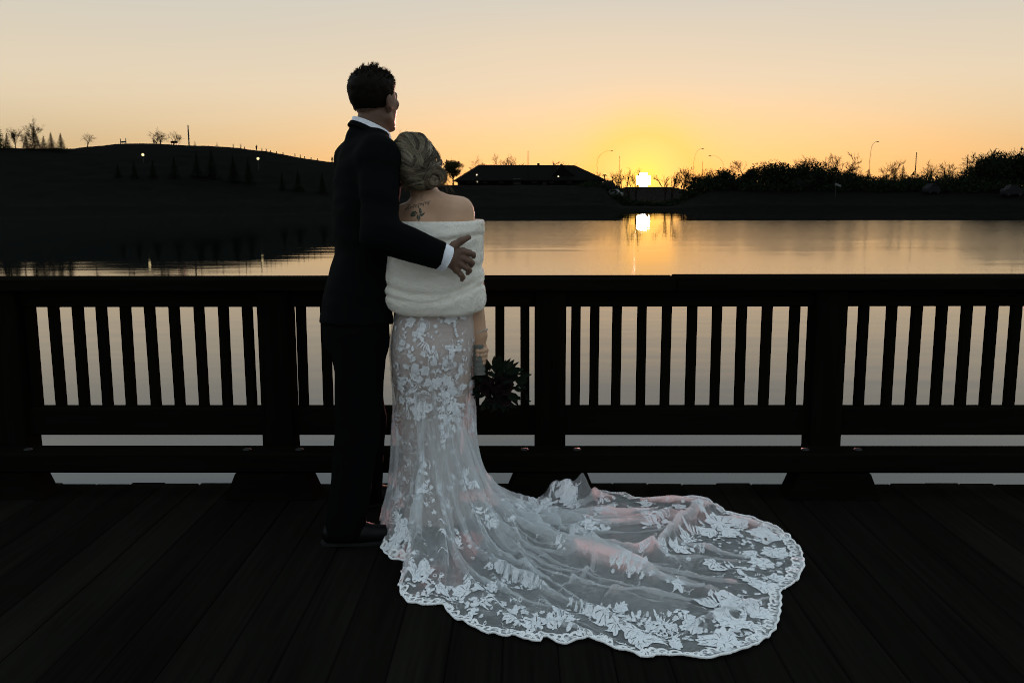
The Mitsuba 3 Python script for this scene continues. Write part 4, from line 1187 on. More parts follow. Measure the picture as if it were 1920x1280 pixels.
# the knot: loops turning over each other
for k in range(13):
    a0, rr_ = g_.uniform(0, 2 * np.pi), g_.uniform(9, 19)
    sp_ = g_.uniform(2.2, 4.2)
    an = a0 + np.linspace(0, sp_, 6)
    c = np.stack([36 + rr_ * np.cos(an) * 1.0 + np.linspace(0, 4, 6), 36 + rr_ * np.sin(an) * 0.95], -1)
    lock(pl(*c), w0=g_.uniform(0.006, 0.010), thick=g_.uniform(0.006, 0.016), n=18, twist=g_.uniform(-2, 2), lift=g_.uniform(0.004, 0.016), name='hair_lock')
# a few loose wisps
W = []
for k in range(130):
    if k < 34:
        s0 = np.array([g_.uniform(36, 47), g_.uniform(20, 48)]); e0 = s0 + [g_.uniform(2, 17), g_.uniform(14, 34)]
    elif k < 56:
        s0 = np.array([g_.uniform(-14, 16), g_.uniform(46, 54)]); e0 = s0 + [g_.uniform(-6, 12), g_.uniform(8, 22)]
    else:
        a = g_.uniform(-2.6, -0.1); s0 = np.array([39 * np.cos(a) - 2, 47 * np.sin(a) + 4]); e0 = s0 * g_.uniform(0.99, 1.08) + g_.normal(0, 7, 2)
    md = (s0 + e0) / 2 + g_.normal(0, 4, 2)
    t = np.linspace(0, 1, 9)[:, None]
    q = (1 - t) ** 2 * s0 + 2 * t * (1 - t) * md + t ** 2 * e0
    dep = -HE[1] * np.sqrt(np.clip(1 - (s0[0] * mm / HE[0]) ** 2 - (s0[1] * mm / HE[2]) ** 2, 0, 1)) - 0.004
    W.append(HC + np.stack([q[:, 0] * mm, np.full(9, dep), -q[:, 1] * mm], -1) @ HB)
W = np.array(W)
put('loose_wisp', strands(W, np.broadcast_to(0.0007 * np.linspace(1, 0.4, 9), W.shape[:2])), 'hair_vc', hair2, kind='stuff', color=np.repeat(cols[g_.choice(3, len(W))], 27, 0))

# ---------------------------------------------------------------- the gown: a fitted lined skirt flowing into a long train on the deck
def tulle_opacity(p, n, uv):
    # net with fine embroidered sprigs: uv in metres along and across the cloth
    a = F(uv.x * 55, uv.y * 55, 0, 3)
    b = dr.abs(N(uv.x * 38, uv.y * 38, 5.0) - 0.5)
    c = dr.abs(N(uv.x * 60 + 7, uv.y * 60, 8.0) - 0.5)
    vine = (1 - mikit.smoothstep(0.0, 0.045, b)) * mikit.smoothstep(0.45, 0.62, F(uv.x * 9, uv.y * 9, 2.0, 2))
    vine2 = (1 - mikit.smoothstep(0.0, 0.05, c)) * mikit.smoothstep(0.48, 0.6, F(uv.x * 7, uv.y * 7, 6.0, 2))
    return dr.clip(0.24 + 0.16 * a + 0.30 * vine + 0.2 * vine2, 0, 1)


mat('tulle', {'type': 'mask', 'opacity': mikit.proc(tulle_opacity), 'nested': {'type': 'principledthin', 'base_color': rgb(0.80, 0.84, 0.86), 'roughness': 0.9, 'diff_trans': 0.7}})
mat('under_tulle', {'type': 'mask', 'opacity': mikit.proc(lambda p, n, uv: 0.10 + 0.10 * F(uv.x * 30, uv.y * 30, 3.0, 2)), 'nested': {'type': 'principledthin', 'base_color': rgb(0.80, 0.82, 0.82), 'roughness': 0.9, 'diff_trans': 0.7}})
mat('nude_lining', principled((0.50, 0.385, 0.335), 0.6, 0.15))
mat('lace', principled(mikit.proc(lambda p, n, uv: mikit.mix((0.70, 0.74, 0.78), (0.84, 0.87, 0.90), F(p.x * 160, p.y * 160, p.z * 160, 2))), 0.85, 0.1))
mat('cord', principled((0.85, 0.87, 0.88), 0.8, 0.1))

# hem outline on the deck, as the photograph shows it
HEM = [(718, 1030), (735, 1048), (766, 1052), (780, 1058), (766, 1072), (752, 1092), (751, 1112), (765, 1128), (800, 1134), (830, 1133), (838, 1145), (850, 1157), (880, 1173), (915, 1188), (952, 1193),
       (962, 1190), (985, 1202), (1012, 1206), (1024, 1192), (1036, 1204), (1062, 1207), (1085, 1200), (1105, 1196), (1140, 1211), (1180, 1223), (1215, 1236), (1240, 1226), (1290, 1232), (1315, 1237),
       (1360, 1230), (1400, 1218), (1436, 1198), (1452, 1180), (1460, 1155), (1463, 1128), (1462, 1108), (1488, 1094), (1500, 1078), (1507, 1058), (1500, 1030), (1478, 1005), (1448, 986), (1405, 970), (1360, 962),
       (1345, 950), (1322, 934), (1250, 932), (1195, 936), (1170, 926), (1120, 924), (1085, 926), (1060, 929), (1030, 924), (1000, 928), (965, 938), (945, 948), (915, 936), (880, 932), (830, 930), (780, 936), (740, 955), (720, 990)]
GC = W_(812, 880)[:2]
hem = np.array([ground(u, v, 0.004)[:2] for u, v in HEM])
an_ = np.unwrap(np.arctan2(*(hem - GC).T[::-1]))
if an_[-1] < an_[0]: hem, an_ = hem[::-1], an_[::-1]
NP_, NA, NB = 1000, 70, 260                           # round the body, down the fitted part, down the skirt
phi = np.linspace(-np.pi, np.pi, NP_, endpoint=False)
ring = sg.Polygon(hem).exterior
rho = np.zeros(NP_)
for i, a in enumerate(phi):                            # first crossing of the ray from the body with the hem
    I = sg.LineString([GC, GC + 4 * np.array([math.cos(a), math.sin(a)])]).intersection(ring)
    pts = [np.array(g.coords[0]) for g in getattr(I, 'geoms', [I])]
    rho[i] = max(np.linalg.norm(q - GC) for q in pts)
_s = np.r_[0, np.cumsum(np.linalg.norm(np.diff(GC + rho[:, None] * np.stack([np.cos(phi), np.sin(phi)], -1), axis=0), axis=1))]
rho_flat = rho.copy()
rho = rho + 0.007 * np.abs(np.sin(np.pi * _s / 0.062)) - 0.003
kern = np.exp(-np.linspace(-2, 2, 5) ** 2); kern /= kern.sum()
rho = np.convolve(np.r_[rho[-2:], rho, rho[:2]], kern, 'valid')
# fitted rows
FR = np.array([(560, 744, 886, .105), (590, 740, 891, .118), (620, 733, 893, .130), (655, 730, 891, .138), (700, 733, 887, .136), (735, 736, 888, .130), (765, 737, 891, .128)])
vf = np.linspace(560, 765, NA)
fI = PchipInterpolator(FR[:, 0], FR[:, 1:])(vf)
fl, fr = np.array([W_(l, v) for v, l in zip(vf, fI[:, 0])]), np.array([W_(r, v) for v, r in zip(vf, fI[:, 1])])
fc, fw = (fl + fr) / 2, np.linalg.norm(fr - fl, axis=1) / 2
CP, SP = np.cos(phi), np.sin(phi)
fit = fc[None] + CP[:, None, None] * fw[None, :, None] * np.array([1.0, -0.03, 0]) + SP[:, None, None] * fI[None, :, 2:3] * np.array([0.03, 1.0, 0])
# seat: a little fuller behind, at hip height
fit[..., 1] -= (sm(0.2, 1, -SP)[:, None] * 0.022 * np.exp(-((vf[None] - 655) / 38) ** 2))
z0 = fit[0, -1, 2]
kneer = fit[:, -1]                                    # (NP_, 3)
q_ = np.linspace(0, 1, NB + 1)[1:]
dirs = np.stack([CP, SP], -1)
hemP = GC + dirs * rho[:, None]
dv = hemP - kneer[:, :2]; Lh = np.linalg.norm(dv, axis=1); dv = dv / Lh[:, None]
steep = (sm(-1.0, -0.25, phi) * (1 - sm(2.0, 2.8, phi)))[:, None]
drop = np.minimum(Lh, 0.46 + 0.12 * np.clip(Lh - 0.5, 0, 1))          # horizontal run over which the cloth comes down
w = q_[None] * (0.50 / (0.50 + Lh[:, None])) + q_[None] ** 1.6 * (1 - 0.50 / (0.50 + Lh[:, None]))
short = (1 - sm(0.45, 0.85, Lh))[:, None] * (1 - steep)
r_ = Lh[:, None] * w ** (1.15 + 0.9 * steep + 0.9 * short)
x_ = np.clip(r_ / drop[:, None], 0, 1)
pz = 1.25 + 1.6 * sm(0.25, 0.8, Lh)[:, None]
x2 = np.clip(r_ / np.minimum(drop * 0.72, 0.34)[:, None], 0, 1)
zz = z0 * ((1 - x_) ** pz * (1 - steep - short) + (1 - x_ ** 0.42) * short + (1 - x2 ** 0.27) * steep) + 0.005
base = np.concatenate([kneer[:, None, :2] + dv[:, None] * r_[..., None], zz[..., None]], -1)
surf = np.concatenate([fit, base], 1)                  # (NP_, NA + NB, 3)


def normals(g):
    a = np.roll(g, -1, 0) - np.roll(g, 1, 0); b = np.gradient(g, axis=1)
    n = np.cross(a, b); n /= np.linalg.norm(n, axis=2, keepdims=True) + 1e-12
    return -n if (n[:, NA // 2] * np.r_[0, 0, 0] + n[:, NA // 2] * np.stack([CP, SP, 0 * CP], -1)).sum() < 0 else n


n0 = normals(surf)
g_ = np.random.default_rng(31)
fold = np.zeros((NP_, NA + NB))
FOLDS = []
s_all = np.r_[np.linspace(-0.6, 0, NA), q_]
rr = np.concatenate([np.zeros((NP_, NA)), r_], 1)
near_hem = 1 - np.concatenate([np.zeros((NP_, NA)), w], 1)
grow = sm(-0.12, 0.30, s_all)[None] * sm(0.0, 0.10, near_hem)
for k in range(64):                                    # folds running from the knees out to the hem
    c0 = g_.uniform(-np.pi, np.pi) if k < 22 else g_.uniform(-2.0, 0.5)
    wd = g_.uniform(0.012, 0.05) * (1.5 if k < 16 else 1.0)
    amp = g_.uniform(0.009, 0.032)
    drift = g_.normal(0, 0.10) if k < 22 else g_.normal(0.30, 0.14)
    dph = (phi[:, None] - c0 - drift * s_all[None] - 0.03 * np.sin(s_all[None] * 7 + k) + np.pi) % (2 * np.pi) - np.pi
    wloc = wd * (1.5 - 0.7 * np.clip(s_all, 0, 1))[None]
    env = np.exp(-((s_all - g_.uniform(0.15, 0.75)) / g_.uniform(0.25, 0.6)) ** 2)[None]
    FOLDS.append((c0, drift, wd, k))
    fold += amp * grow * env * np.exp(-np.abs(dph / wloc) ** 1.6)
up_ = np.clip(surf[..., 2] / 0.2, 0, 1)                # standing cloth: folds dip in as well as out
fold = fold * (1 - up_) + up_ * (0.030 * np.tanh(fold / 0.030) - 0.55 * np.minimum(fold.mean(0), 0.02)[None])
fold *= 1 - 0.6 * up_ * sm(0.5, 0.95, np.abs(CP))[:, None]
# folds that the photograph shows one by one: lines on the deck with height and width
RIDGE = [(0.060, .034, [(965, 990), (1030, 1026), (1110, 1052), (1180, 1072), (1240, 1092), (1330, 1108)]), (0.045, .022, [(990, 975), (1050, 998), (1110, 1014), (1190, 1032), (1275, 1055)]),
         (0.045, .026, [(975, 972), (1060, 965), (1140, 962), (1205, 955), (1235, 948)]), (0.075, .026, [(1222, 1032), (1255, 1000), (1290, 970), (1325, 946), (1338, 936)]),
         (0.028, .014, [(900, 950), (960, 1040), (1010, 1110), (1045, 1150)]), (0.026, .013, [(860, 960), (905, 1050), (960, 1120), (1005, 1155)]), (0.026, .014, [(880, 1000), (960, 1080), (1040, 1120), (1110, 1150)]),
         (0.030, .016, [(1080, 950), (1110, 936), (1150, 930)]), (0.028, .02, [(1200, 936), (1260, 936), (1325, 938)]), (0.035, .022, [(1350, 972), (1400, 980), (1445, 998)]),
         (0.026, .012, [(1452, 1118), (1390, 1142), (1330, 1166), (1270, 1188)]), (0.022, .012, [(1005, 1160), (1060, 1176), (1110, 1188)]), (0.022, .010, [(1050, 1110), (1110, 1060), (1090, 1040)]),
         (0.030, .016, [(1010, 1000), (1100, 1030), (1200, 1062), (1300, 1085), (1390, 1096)]), (0.024, .014, [(1240, 1010), (1320, 1030), (1390, 1045), (1440, 1052)]), (0.03, .016, [(1060, 985), (1130, 990), (1200, 985), (1260, 972)]),
         (0.024, .012, [(1130, 1130), (1190, 1120), (1260, 1130), (1330, 1130)]), (0.028, .016, [(820, 1010), (830, 1060), (836, 1100)]), (0.03, .016, [(775, 1000), (785, 1040), (800, 1100)])]
XY = surf[..., :2]
lowz = 1 - sm(0.05, 0.30, surf[..., 2])
for h_, w_, L in RIDGE:
    c = spline(np.array([ground(u, v, h_ * 0.6)[:2] for u, v in L]), 40)
    d, ii = cKDTree(c).query(XY.reshape(-1, 2), distance_upper_bound=0.2)
    tt = np.clip(ii / 39.0, 0, 1)
    e = np.where(np.isfinite(d), np.exp(-np.minimum(np.abs(d / w_), 9) ** 1.7) * (np.sin(np.pi * np.clip(tt * 0.86 + 0.10, 0, 1)) ** 0.6), 0)
    fold += h_ * e.reshape(XY.shape[:2]) * lowz * sm(0, 0.02, near_hem)
lump = ground(1066, 938, 0)[:2]                        # a bunched-up handful of lace by the curb
for q in range(14):
    o_ = g_.normal(0, 1, 2) * [0.050, 0.022]
    fold += g_.uniform(0.018, 0.040) * np.exp(-(np.linalg.norm((XY - lump - o_) / np.array([g_.uniform(.022, .042), g_.uniform(.02, .034)]), axis=-1)) ** 2) * (1 - sm(0.25, 0.45, surf[..., 2]))
# crinkles
U1 = np.stack([XY[..., 0] * 9 + surf[..., 2] * 3, XY[..., 1] * 26, surf[..., 2] * 8], -1)
cr_ = (meshkit.fbm(U1, 3, 41) - 0.45) * 0.026 + (meshkit.fbm(U1 * [2.2, 3.0, 2], 2, 42) - 0.5) * 0.008
fold += np.where(rr > 0, 1, 0) * sm(0.15, 0.6, s_all)[None] * lowz * np.maximum(cr_, -0.003)
# gathers across the seat on the right
fold[:, :NA] += (0.0022 * np.sin(vf * 0.62 + 1.5 * np.sin(vf * 0.05))[None] * np.exp(-((phi[:, None] + 1.05) / 0.55) ** 2) * np.exp(-((vf[None] - 618) / 34) ** 2))
gown = surf + n0 * fold[..., None]
gown[..., 2] = np.maximum(gown[..., 2], 0.004 + 0.0015 * near_hem)
NR = NA + NB
seg = np.linalg.norm(np.diff(gown, axis=1), axis=2); Lv = np.concatenate([np.zeros((NP_, 1)), np.cumsum(seg, 1)], 1)
# metric uv for the net: the train by its place on the deck, the skirt by angle and length
uvg = np.stack([np.where(surf[..., 2] > 0.02, phi[:, None] * 0.22 + XY[..., 0] * 0.6, XY[..., 0] + phi[:, None] * 0.22 * 0), Lv], -1)
uvg = np.stack([XY[..., 0] + 0.25 * surf[..., 2], XY[..., 1] + 0.9 * surf[..., 2]], -1)
def bil(A, i, j):
    i0, j0 = np.floor(i).astype(int), np.clip(np.floor(j).astype(int), 0, NR - 2)
    a, b = (i - i0)[:, None], np.clip(j - j0, 0, 1)[:, None]
    i1 = (i0 + 1) % NP_; i0 = i0 % NP_
    return (A[i0, j0] * (1 - a) + A[i1, j0] * a) * (1 - b) + (A[i0, j0 + 1] * (1 - a) + A[i1, j0 + 1] * a) * b


gf = grid_faces(NP_, NR, True)
skirt = put('tulle_skirt', (gown.reshape(-1, 3), gf), 'tulle', bride, smooth=True, uv=uvg.reshape(-1, 2), label='sheer white tulle skirt and train with lace appliques')
# a second, shorter net under it
kk = NA - 10 + int(NB * 0.93)
und = surf + n0 * (fold * 0.82 - 0.012)[..., None]
und = und[:, :kk]; und[..., 2] = np.maximum(und[..., 2], 0.002)
put('net_underskirt', (und.reshape(-1, 3), grid_faces(NP_, und.shape[1], True)), 'under_tulle', bride, smooth=True, uv=(uvg[:, :kk].reshape(-1, 2)))
# where the net is gathered into a fold it lies double: a second strip of net along each fold
strips = []


def strip(ci, cj, wid, lift):
    """A strip of net along the grid path (ci, cj), wid metres wide."""
    ci, cj, n = np.asarray(ci, float), np.asarray(cj, float), len(ci)
    p = bil(surf, ci, cj)
    tg = np.gradient(p, axis=0); tg /= np.linalg.norm(tg, axis=1, keepdims=True) + 1e-9
    nn = bil(n0, ci, cj); sd = np.cross(nn, tg)
    k = 9; o = np.linspace(-1, 1, k)
    a, b = np.repeat(ci, k), np.repeat(cj, k)
    off = np.repeat(sd * np.asarray(wid)[:, None], k, 0) * np.tile(o, n)[:, None]
    i_, j_ = np.clip(np.round(a).astype(int) % NP_, 0, NP_ - 1), np.clip(np.round(b).astype(int), 1, NR - 2)
    ti = (surf[(i_ + 2) % NP_, j_] - surf[(i_ - 2) % NP_, j_]) / 4; tj = (surf[i_, j_ + 1] - surf[i_, j_ - 1]) / 2
    A, Bq, C, D, E_ = (ti * ti).sum(1), (ti * tj).sum(1), (tj * tj).sum(1), (off * ti).sum(1), (off * tj).sum(1)
    det = A * C - Bq * Bq + 1e-12
    a2, b2 = a + np.clip((D * C - E_ * Bq) / det, -25, 25), np.clip(b + np.clip((A * E_ - Bq * D) / det, -6, 6), 0, NR - 1.5)
    q = bil(gown, a2, b2) + bil(n0, a2, b2) * (lift + 0.003 * np.tile(1 - o * o, n)[:, None])
    strips.append((q, grid_faces(n, k)))


for c0, drift, wd, k in FOLDS:
    if not -3.1 < c0 < 0.4: continue
    j0_, j1_ = NA + NB * g_.uniform(-.10, .10), NA + NB * g_.uniform(.45, .9)
    cj = np.linspace(j0_, j1_, 60)
    s_ = np.interp(cj, np.arange(NR), s_all)
    ph = c0 + drift * s_ + 0.03 * np.sin(s_ * 7 + k)
    strip((ph + np.pi) / (2 * np.pi) * NP_, cj, g_.uniform(.006, .022) * np.sin(np.pi * np.linspace(.04, .97, 60)) ** .7, .0015)
for h_, w_, L in RIDGE:
    c = spline(np.array([ground(u, v, h_ * 0.6)[:2] for u, v in L]), 50)
    rel_ = c - GC
    if np.linalg.norm(rel_, axis=1).min() < 0.28: continue
    ci = (np.arctan2(rel_[:, 1], rel_[:, 0]) + np.pi) / (2 * np.pi) * NP_
    gi = np.round(ci).astype(int) % NP_
    rc = np.linalg.norm(surf[gi, NA:, :2] - GC, axis=2)
    cj = NA + np.array([np.argmin(np.abs(a - np.linalg.norm(b))) for a, b in zip(rc, rel_)])
    cj = np.convolve(np.r_[[cj[0]] * 3, cj, [cj[-1]] * 3], np.ones(7) / 7, 'valid')
    for q_l in ((.0015, 1.0), (.0045, .62)) if h_ >= .045 else ((.0015, 1.0),):
        strip(ci, np.minimum(cj, NR - 3), q_l[1] * w_ * g_.uniform(.7, 1.0) * np.sin(np.pi * np.linspace(.05, .97, 50)) ** .6, q_l[0])
sv, sf = cat(*strips)
put('gathered_fold', (sv, sf), 'tulle', skirt, smooth=True, kind='stuff', uv=np.c_[sv[:, 0] + .25 * sv[:, 2], sv[:, 1] + .9 * sv[:, 2]])
# nude lining down to the ankles
lin = np.concatenate([fit - n0[:, :NA] * (0.006 + 0.020 * sm(690, 765, vf))[None, :, None], np.zeros((NP_, 60, 3))], 1)
for j, t in enumerate(np.linspace(0, 1, 61)[1:]):
    z = z0 + (0.06 - z0) * t
    c = np.r_[fc[-1][:2] + np.array([0.012, -0.03]) * t, z]
    wdx = fw[-1] * (0.84 - 0.02 * t); wdy = fI[-1, 2] * (0.80 + 0.1 * t)
    rip = 1 + 0.05 * t * np.sin(phi * 9 + 1.3) + 0.03 * t * np.sin(phi * 17)
    lin[:, NA + j] = c + np.stack([CP * wdx * rip - 0.006 * CP, SP * wdy * rip, 0 * CP], -1)
put('lining', (lin[::4].reshape(-1, 3), grid_faces(NP_ // 4, lin.shape[1], True)), 'nude_lining', bride, smooth=True)

# ---------------------------------------------------------------- lace: every applique its own cut piece of lace lying on the net
mat('lace_net', {'type': 'mask', 'opacity': mikit.proc(lambda p, n, uv: dr.clip(0.22 + 0.75 * mikit.smoothstep(0.42, 0.6, F(uv.x * 110, uv.y * 110, 1.0, 2)), 0, 1)), 'nested': {'type': 'principledthin', 'base_color': rgb(0.84, 0.86, 0.88), 'roughness': 0.9, 'diff_trans': 0.5}})


def polar(fn, n=96):
    t = np.linspace(0, 2 * np.pi, n, endpoint=False)
    r = fn(t)
    return sg.Polygon(np.c_[r * np.cos(t), r * np.sin(t)]).buffer(0)


def petal(L, W, a=0.0, n=14, tip=0.75):
    t = np.linspace(0, 1, n)
    w = W * np.sin(np.pi * t ** tip) ** 0.8
    p = np.r_[np.c_[t * L, w], np.c_[t * L, -w][::-1]]
    return shapely.affinity.rotate(sg.Polygon(p).buffer(0), a, origin=(0, 0))


import shapely.affinity as sa
line = lambda p, w: sg.LineString(p).buffer(w, cap_style=2)


def t_leaf(g):                                         # broad lobed leaf with slit veins
    P = unary_union([petal(1.0 * g.uniform(.85, 1.1), .30, a, tip=.8) for a in (0, 42, -42)] + [petal(.7, .26, a, tip=.8) for a in (88, -88)] + [sg.Point(0.15, 0).buffer(.3)])
    P = P.difference(unary_union([line([(.12 * math.cos(math.radians(a)), .12 * math.sin(math.radians(a))), (.72 * math.cos(math.radians(a)), .72 * math.sin(math.radians(a)))], .022) for a in (0, 42, -42, 88, -88)]))
    return unary_union([P, line([(-.6, .12), (-.3, .02), (.1, 0)], .035)])


def t_flower(g):
    n = g.integers(5, 7); o = g.uniform(0, 60)
    P = unary_union([sa.rotate(petal(.95 * g.uniform(.85, 1.08), .36, 0, tip=1.25), o + 360 / n * k + g.normal(0, 5), origin=(0, 0)) for k in range(n)])
    cut = [line([(.25 * math.cos(a), .25 * math.sin(a)), (.66 * math.cos(a), .66 * math.sin(a))], .02) for a in np.radians(o + 360 / n * np.arange(n))]
    cut += [line([(.45 * math.cos(t), .45 * math.sin(t)), (.95 * math.cos(t + .12), .95 * math.sin(t + .12))], .018) for t in np.radians(o + 360 / n * (np.arange(n) + .22))]
    lv = [sa.rotate(petal(1.25, .2, 0, tip=.8), g.uniform(0, 360), origin=(0, 0)) for _ in range(2)]
    return unary_union([P] + lv).difference(unary_union(cut))


def t_plume(g):                                        # curved feather of long fingers
    parts, m = [], 8
    for k in range(m):
        t = k / (m - 1)
        x, y = 1.1 * t - .5, .34 * math.sin(2.4 * t)
        parts.append(sa.translate(petal(.78 - .36 * t, .075, -68 + 74 * t, tip=.9), x, y))
    sp = [(1.1 * t - .5, .34 * math.sin(2.4 * t)) for t in np.linspace(-.1, 1.1, 14)]
    return unary_union(parts + [line(sp, .05), sa.translate(petal(.5, .2, 190), -.5, 0)])


def t_sprig(g):
    parts = [line([(x, .12 * math.sin(4 * x)) for x in np.linspace(-.8, .8, 16)], .022)]
    for k, x in enumerate(np.linspace(-.62, .62, 5)):
        parts.append(sa.translate(petal(.42 * g.uniform(.8, 1.1), .14, (55 if k % 2 else -55) + g.normal(0, 10)), x, .12 * math.sin(4 * x)))
    parts.append(sa.translate(petal(.4, .15, 10), .78, 0))
    return unary_union(parts)


def t_bloom(g):                                        # small five-petal flower
    o = g.uniform(0, 72)
    P = unary_union([sa.rotate(petal(g.uniform(.7, 1.0), .27, 0, tip=g.uniform(.8, 1.1)), o + 72 * k + g.normal(0, 12), origin=(0, 0)) for k in range(5)])
    return unary_union([P.difference(unary_union([line([(.15 * math.cos(t), .15 * math.sin(t)), (.5 * math.cos(t), .5 * math.sin(t))], .02) for t in np.radians(o + 72 * np.arange(5))])), line([(-.9, -.5), (-.4, -.3), (0, 0)], .04)])


def t_rose(g):                                         # outlined rosette
    parts = []
    for r, n, w in ((.92, 7, .045), (.62, 5, .045), (.32, 3, .05)):
        o = g.uniform(0, 6)
        e = polar(lambda t: r * (.82 + .18 * np.abs(np.cos(n / 2 * t + o))))
        parts.append(e.exterior.buffer(w))
    parts.append(sa.translate(petal(.7, .24, 150), -.6, .3))
    return unary_union(parts)


def t_vine(g):
    t = np.linspace(0, 1, 26)
    p = np.c_[2 * t - 1, .25 * np.sin(t * 6 + g.uniform(0, 6))]
    parts = [line(p, .02)]
    for k in range(4):
        a = g.uniform(0, 6.3); s = p[g.integers(2, 24)]
        q = np.linspace(0, 4.5, 16)
        parts.append(line(np.c_[s[0] + .2 * np.cos(a + q) * (1 - q / 6), s[1] + .2 * np.sin(a + q) * (1 - q / 6)], .02))
    return unary_union(parts)


TEMPL = {'leaf': (t_leaf, 'lace_leaf'), 'flower': (t_flower, 'lace_flower'), 'plume': (t_plume, 'lace_plume'), 'sprig': (t_sprig, 'lace_sprig'), 'bloom': (t_bloom, 'lace_flower'), 'rose': (t_rose, 'lace_flower'), 'vine': (t_vine, 'lace_sprig')}
g_ = np.random.default_rng(77)
TM = {}
for k, (fn, _) in TEMPL.items():
    TM[k] = []
    for q in range(4):
        P = fn(g_).simplify(0.008)
        P = [p for p in getattr(P, 'geoms', [P]) if p.area > 1e-3]
        vs, fs = [], []
        n_ = 0
        for p in P:
            v2, f2 = trimesh.creation.triangulate_polygon(p, engine='earcut')
            v3, f3 = trimesh.remesh.subdivide_to_size(np.c_[v2, 0 * v2[:, 0]], f2, 0.30, max_iter=12)
            vs.append(v3[:, :2]); fs.append(f3 + n_); n_ += len(v3)
        TM[k].append((np.vstack(vs), np.vstack(fs)))
gn = normals(gown)
gn[~np.isfinite(gn)] = 0
sgn = 1.0 if (gn[:, NA // 2] * np.stack([CP, SP, 0 * CP], -1)).sum() > 0 else -1.0
gn = gn * sgn
Jm = _f, _r, _u
rel = gown - CAM
zc = rel @ _f
PU, PV = 960 + FOC * (rel @ _r) / zc, 640 - FOC * (rel @ _u) / zc
front = (gn * rel).sum(-1) < 0
fi_, fj_ = np.nonzero(front)
tree_uv = cKDTree(np.c_[PU[fi_, fj_], PV[fi_, fj_]])
dep_ = np.linalg.norm(rel, axis=-1)[fi_, fj_]


def anchor(u, v):
    d, k = tree_uv.query([u, v], k=24)
    k = k[d < d[0] + 4]
    b = k[np.argmin(dep_[k])]
    return fi_[b], fj_[b]


sm_surf = surf
Ti = (np.roll(sm_surf, -4, 0) - np.roll(sm_surf, 4, 0)) / 8
Tj = np.gradient(sm_surf, axis=1)


def drape_on(i, j, v2, f, lift, E=None):
    """Lay flat points (metres) on the gown round the grid point (i, j)."""
    ti, tj = Ti[i, j], Tj[i, j]
    n = np.cross(ti, tj); n /= np.linalg.norm(n)
    if n @ gn[i, j] < 0: n = -n
    if E is None:
        e1 = np.array([1.0, 0, 0]) - n * n[0]; e1 /= np.linalg.norm(e1); e2 = np.cross(n, e1)
    else:
        e1, e2 = E
    w = v2[:, :1] * e1 + v2[:, 1:2] * e2
    M = np.array([[ti @ ti, ti @ tj], [ti @ tj, tj @ tj]])
    d = np.linalg.solve(M, np.stack([w @ ti, w @ tj]))
    if np.abs(d[0]).max() > 60 or np.abs(d[1]).max() > 60: return v2, f[:0]
    jj = j + d[1]
    keep = (jj[f] < NR - 1.2).all(1) & (jj[f] > 0).all(1)
    ii = i + d[0]; jj = np.clip(jj, 0, NR - 1.01)
    p = bil(gown, ii, jj); nn = bil(gn, ii, jj); nn /= np.linalg.norm(nn, axis=1, keepdims=True) + 1e-9
    return p + nn * lift, f[keep]


n_lace = 0


def lace(kind, u, v, size, ang=None, lift=None):
    global n_lace
    if n_lace >= 296: return
    i, j = anchor(u, v)
    ang = g_.uniform(0, 360) if ang is None else ang
    v2, f = TM[kind][g_.integers(0, 4)]
    a = math.radians(ang)
    v2 = v2 @ np.array([[math.cos(a), math.sin(a)], [-math.sin(a), math.cos(a)]]) * size
    p, f = drape_on(i, j, v2, f, 0.0025 + 0.0006 * g_.integers(0, 5) if lift is None else lift)
    if len(f) < 4: return
    put(TEMPL[kind][1], (p, f), 'lace', skirt, smooth=True)
    n_lace += 1


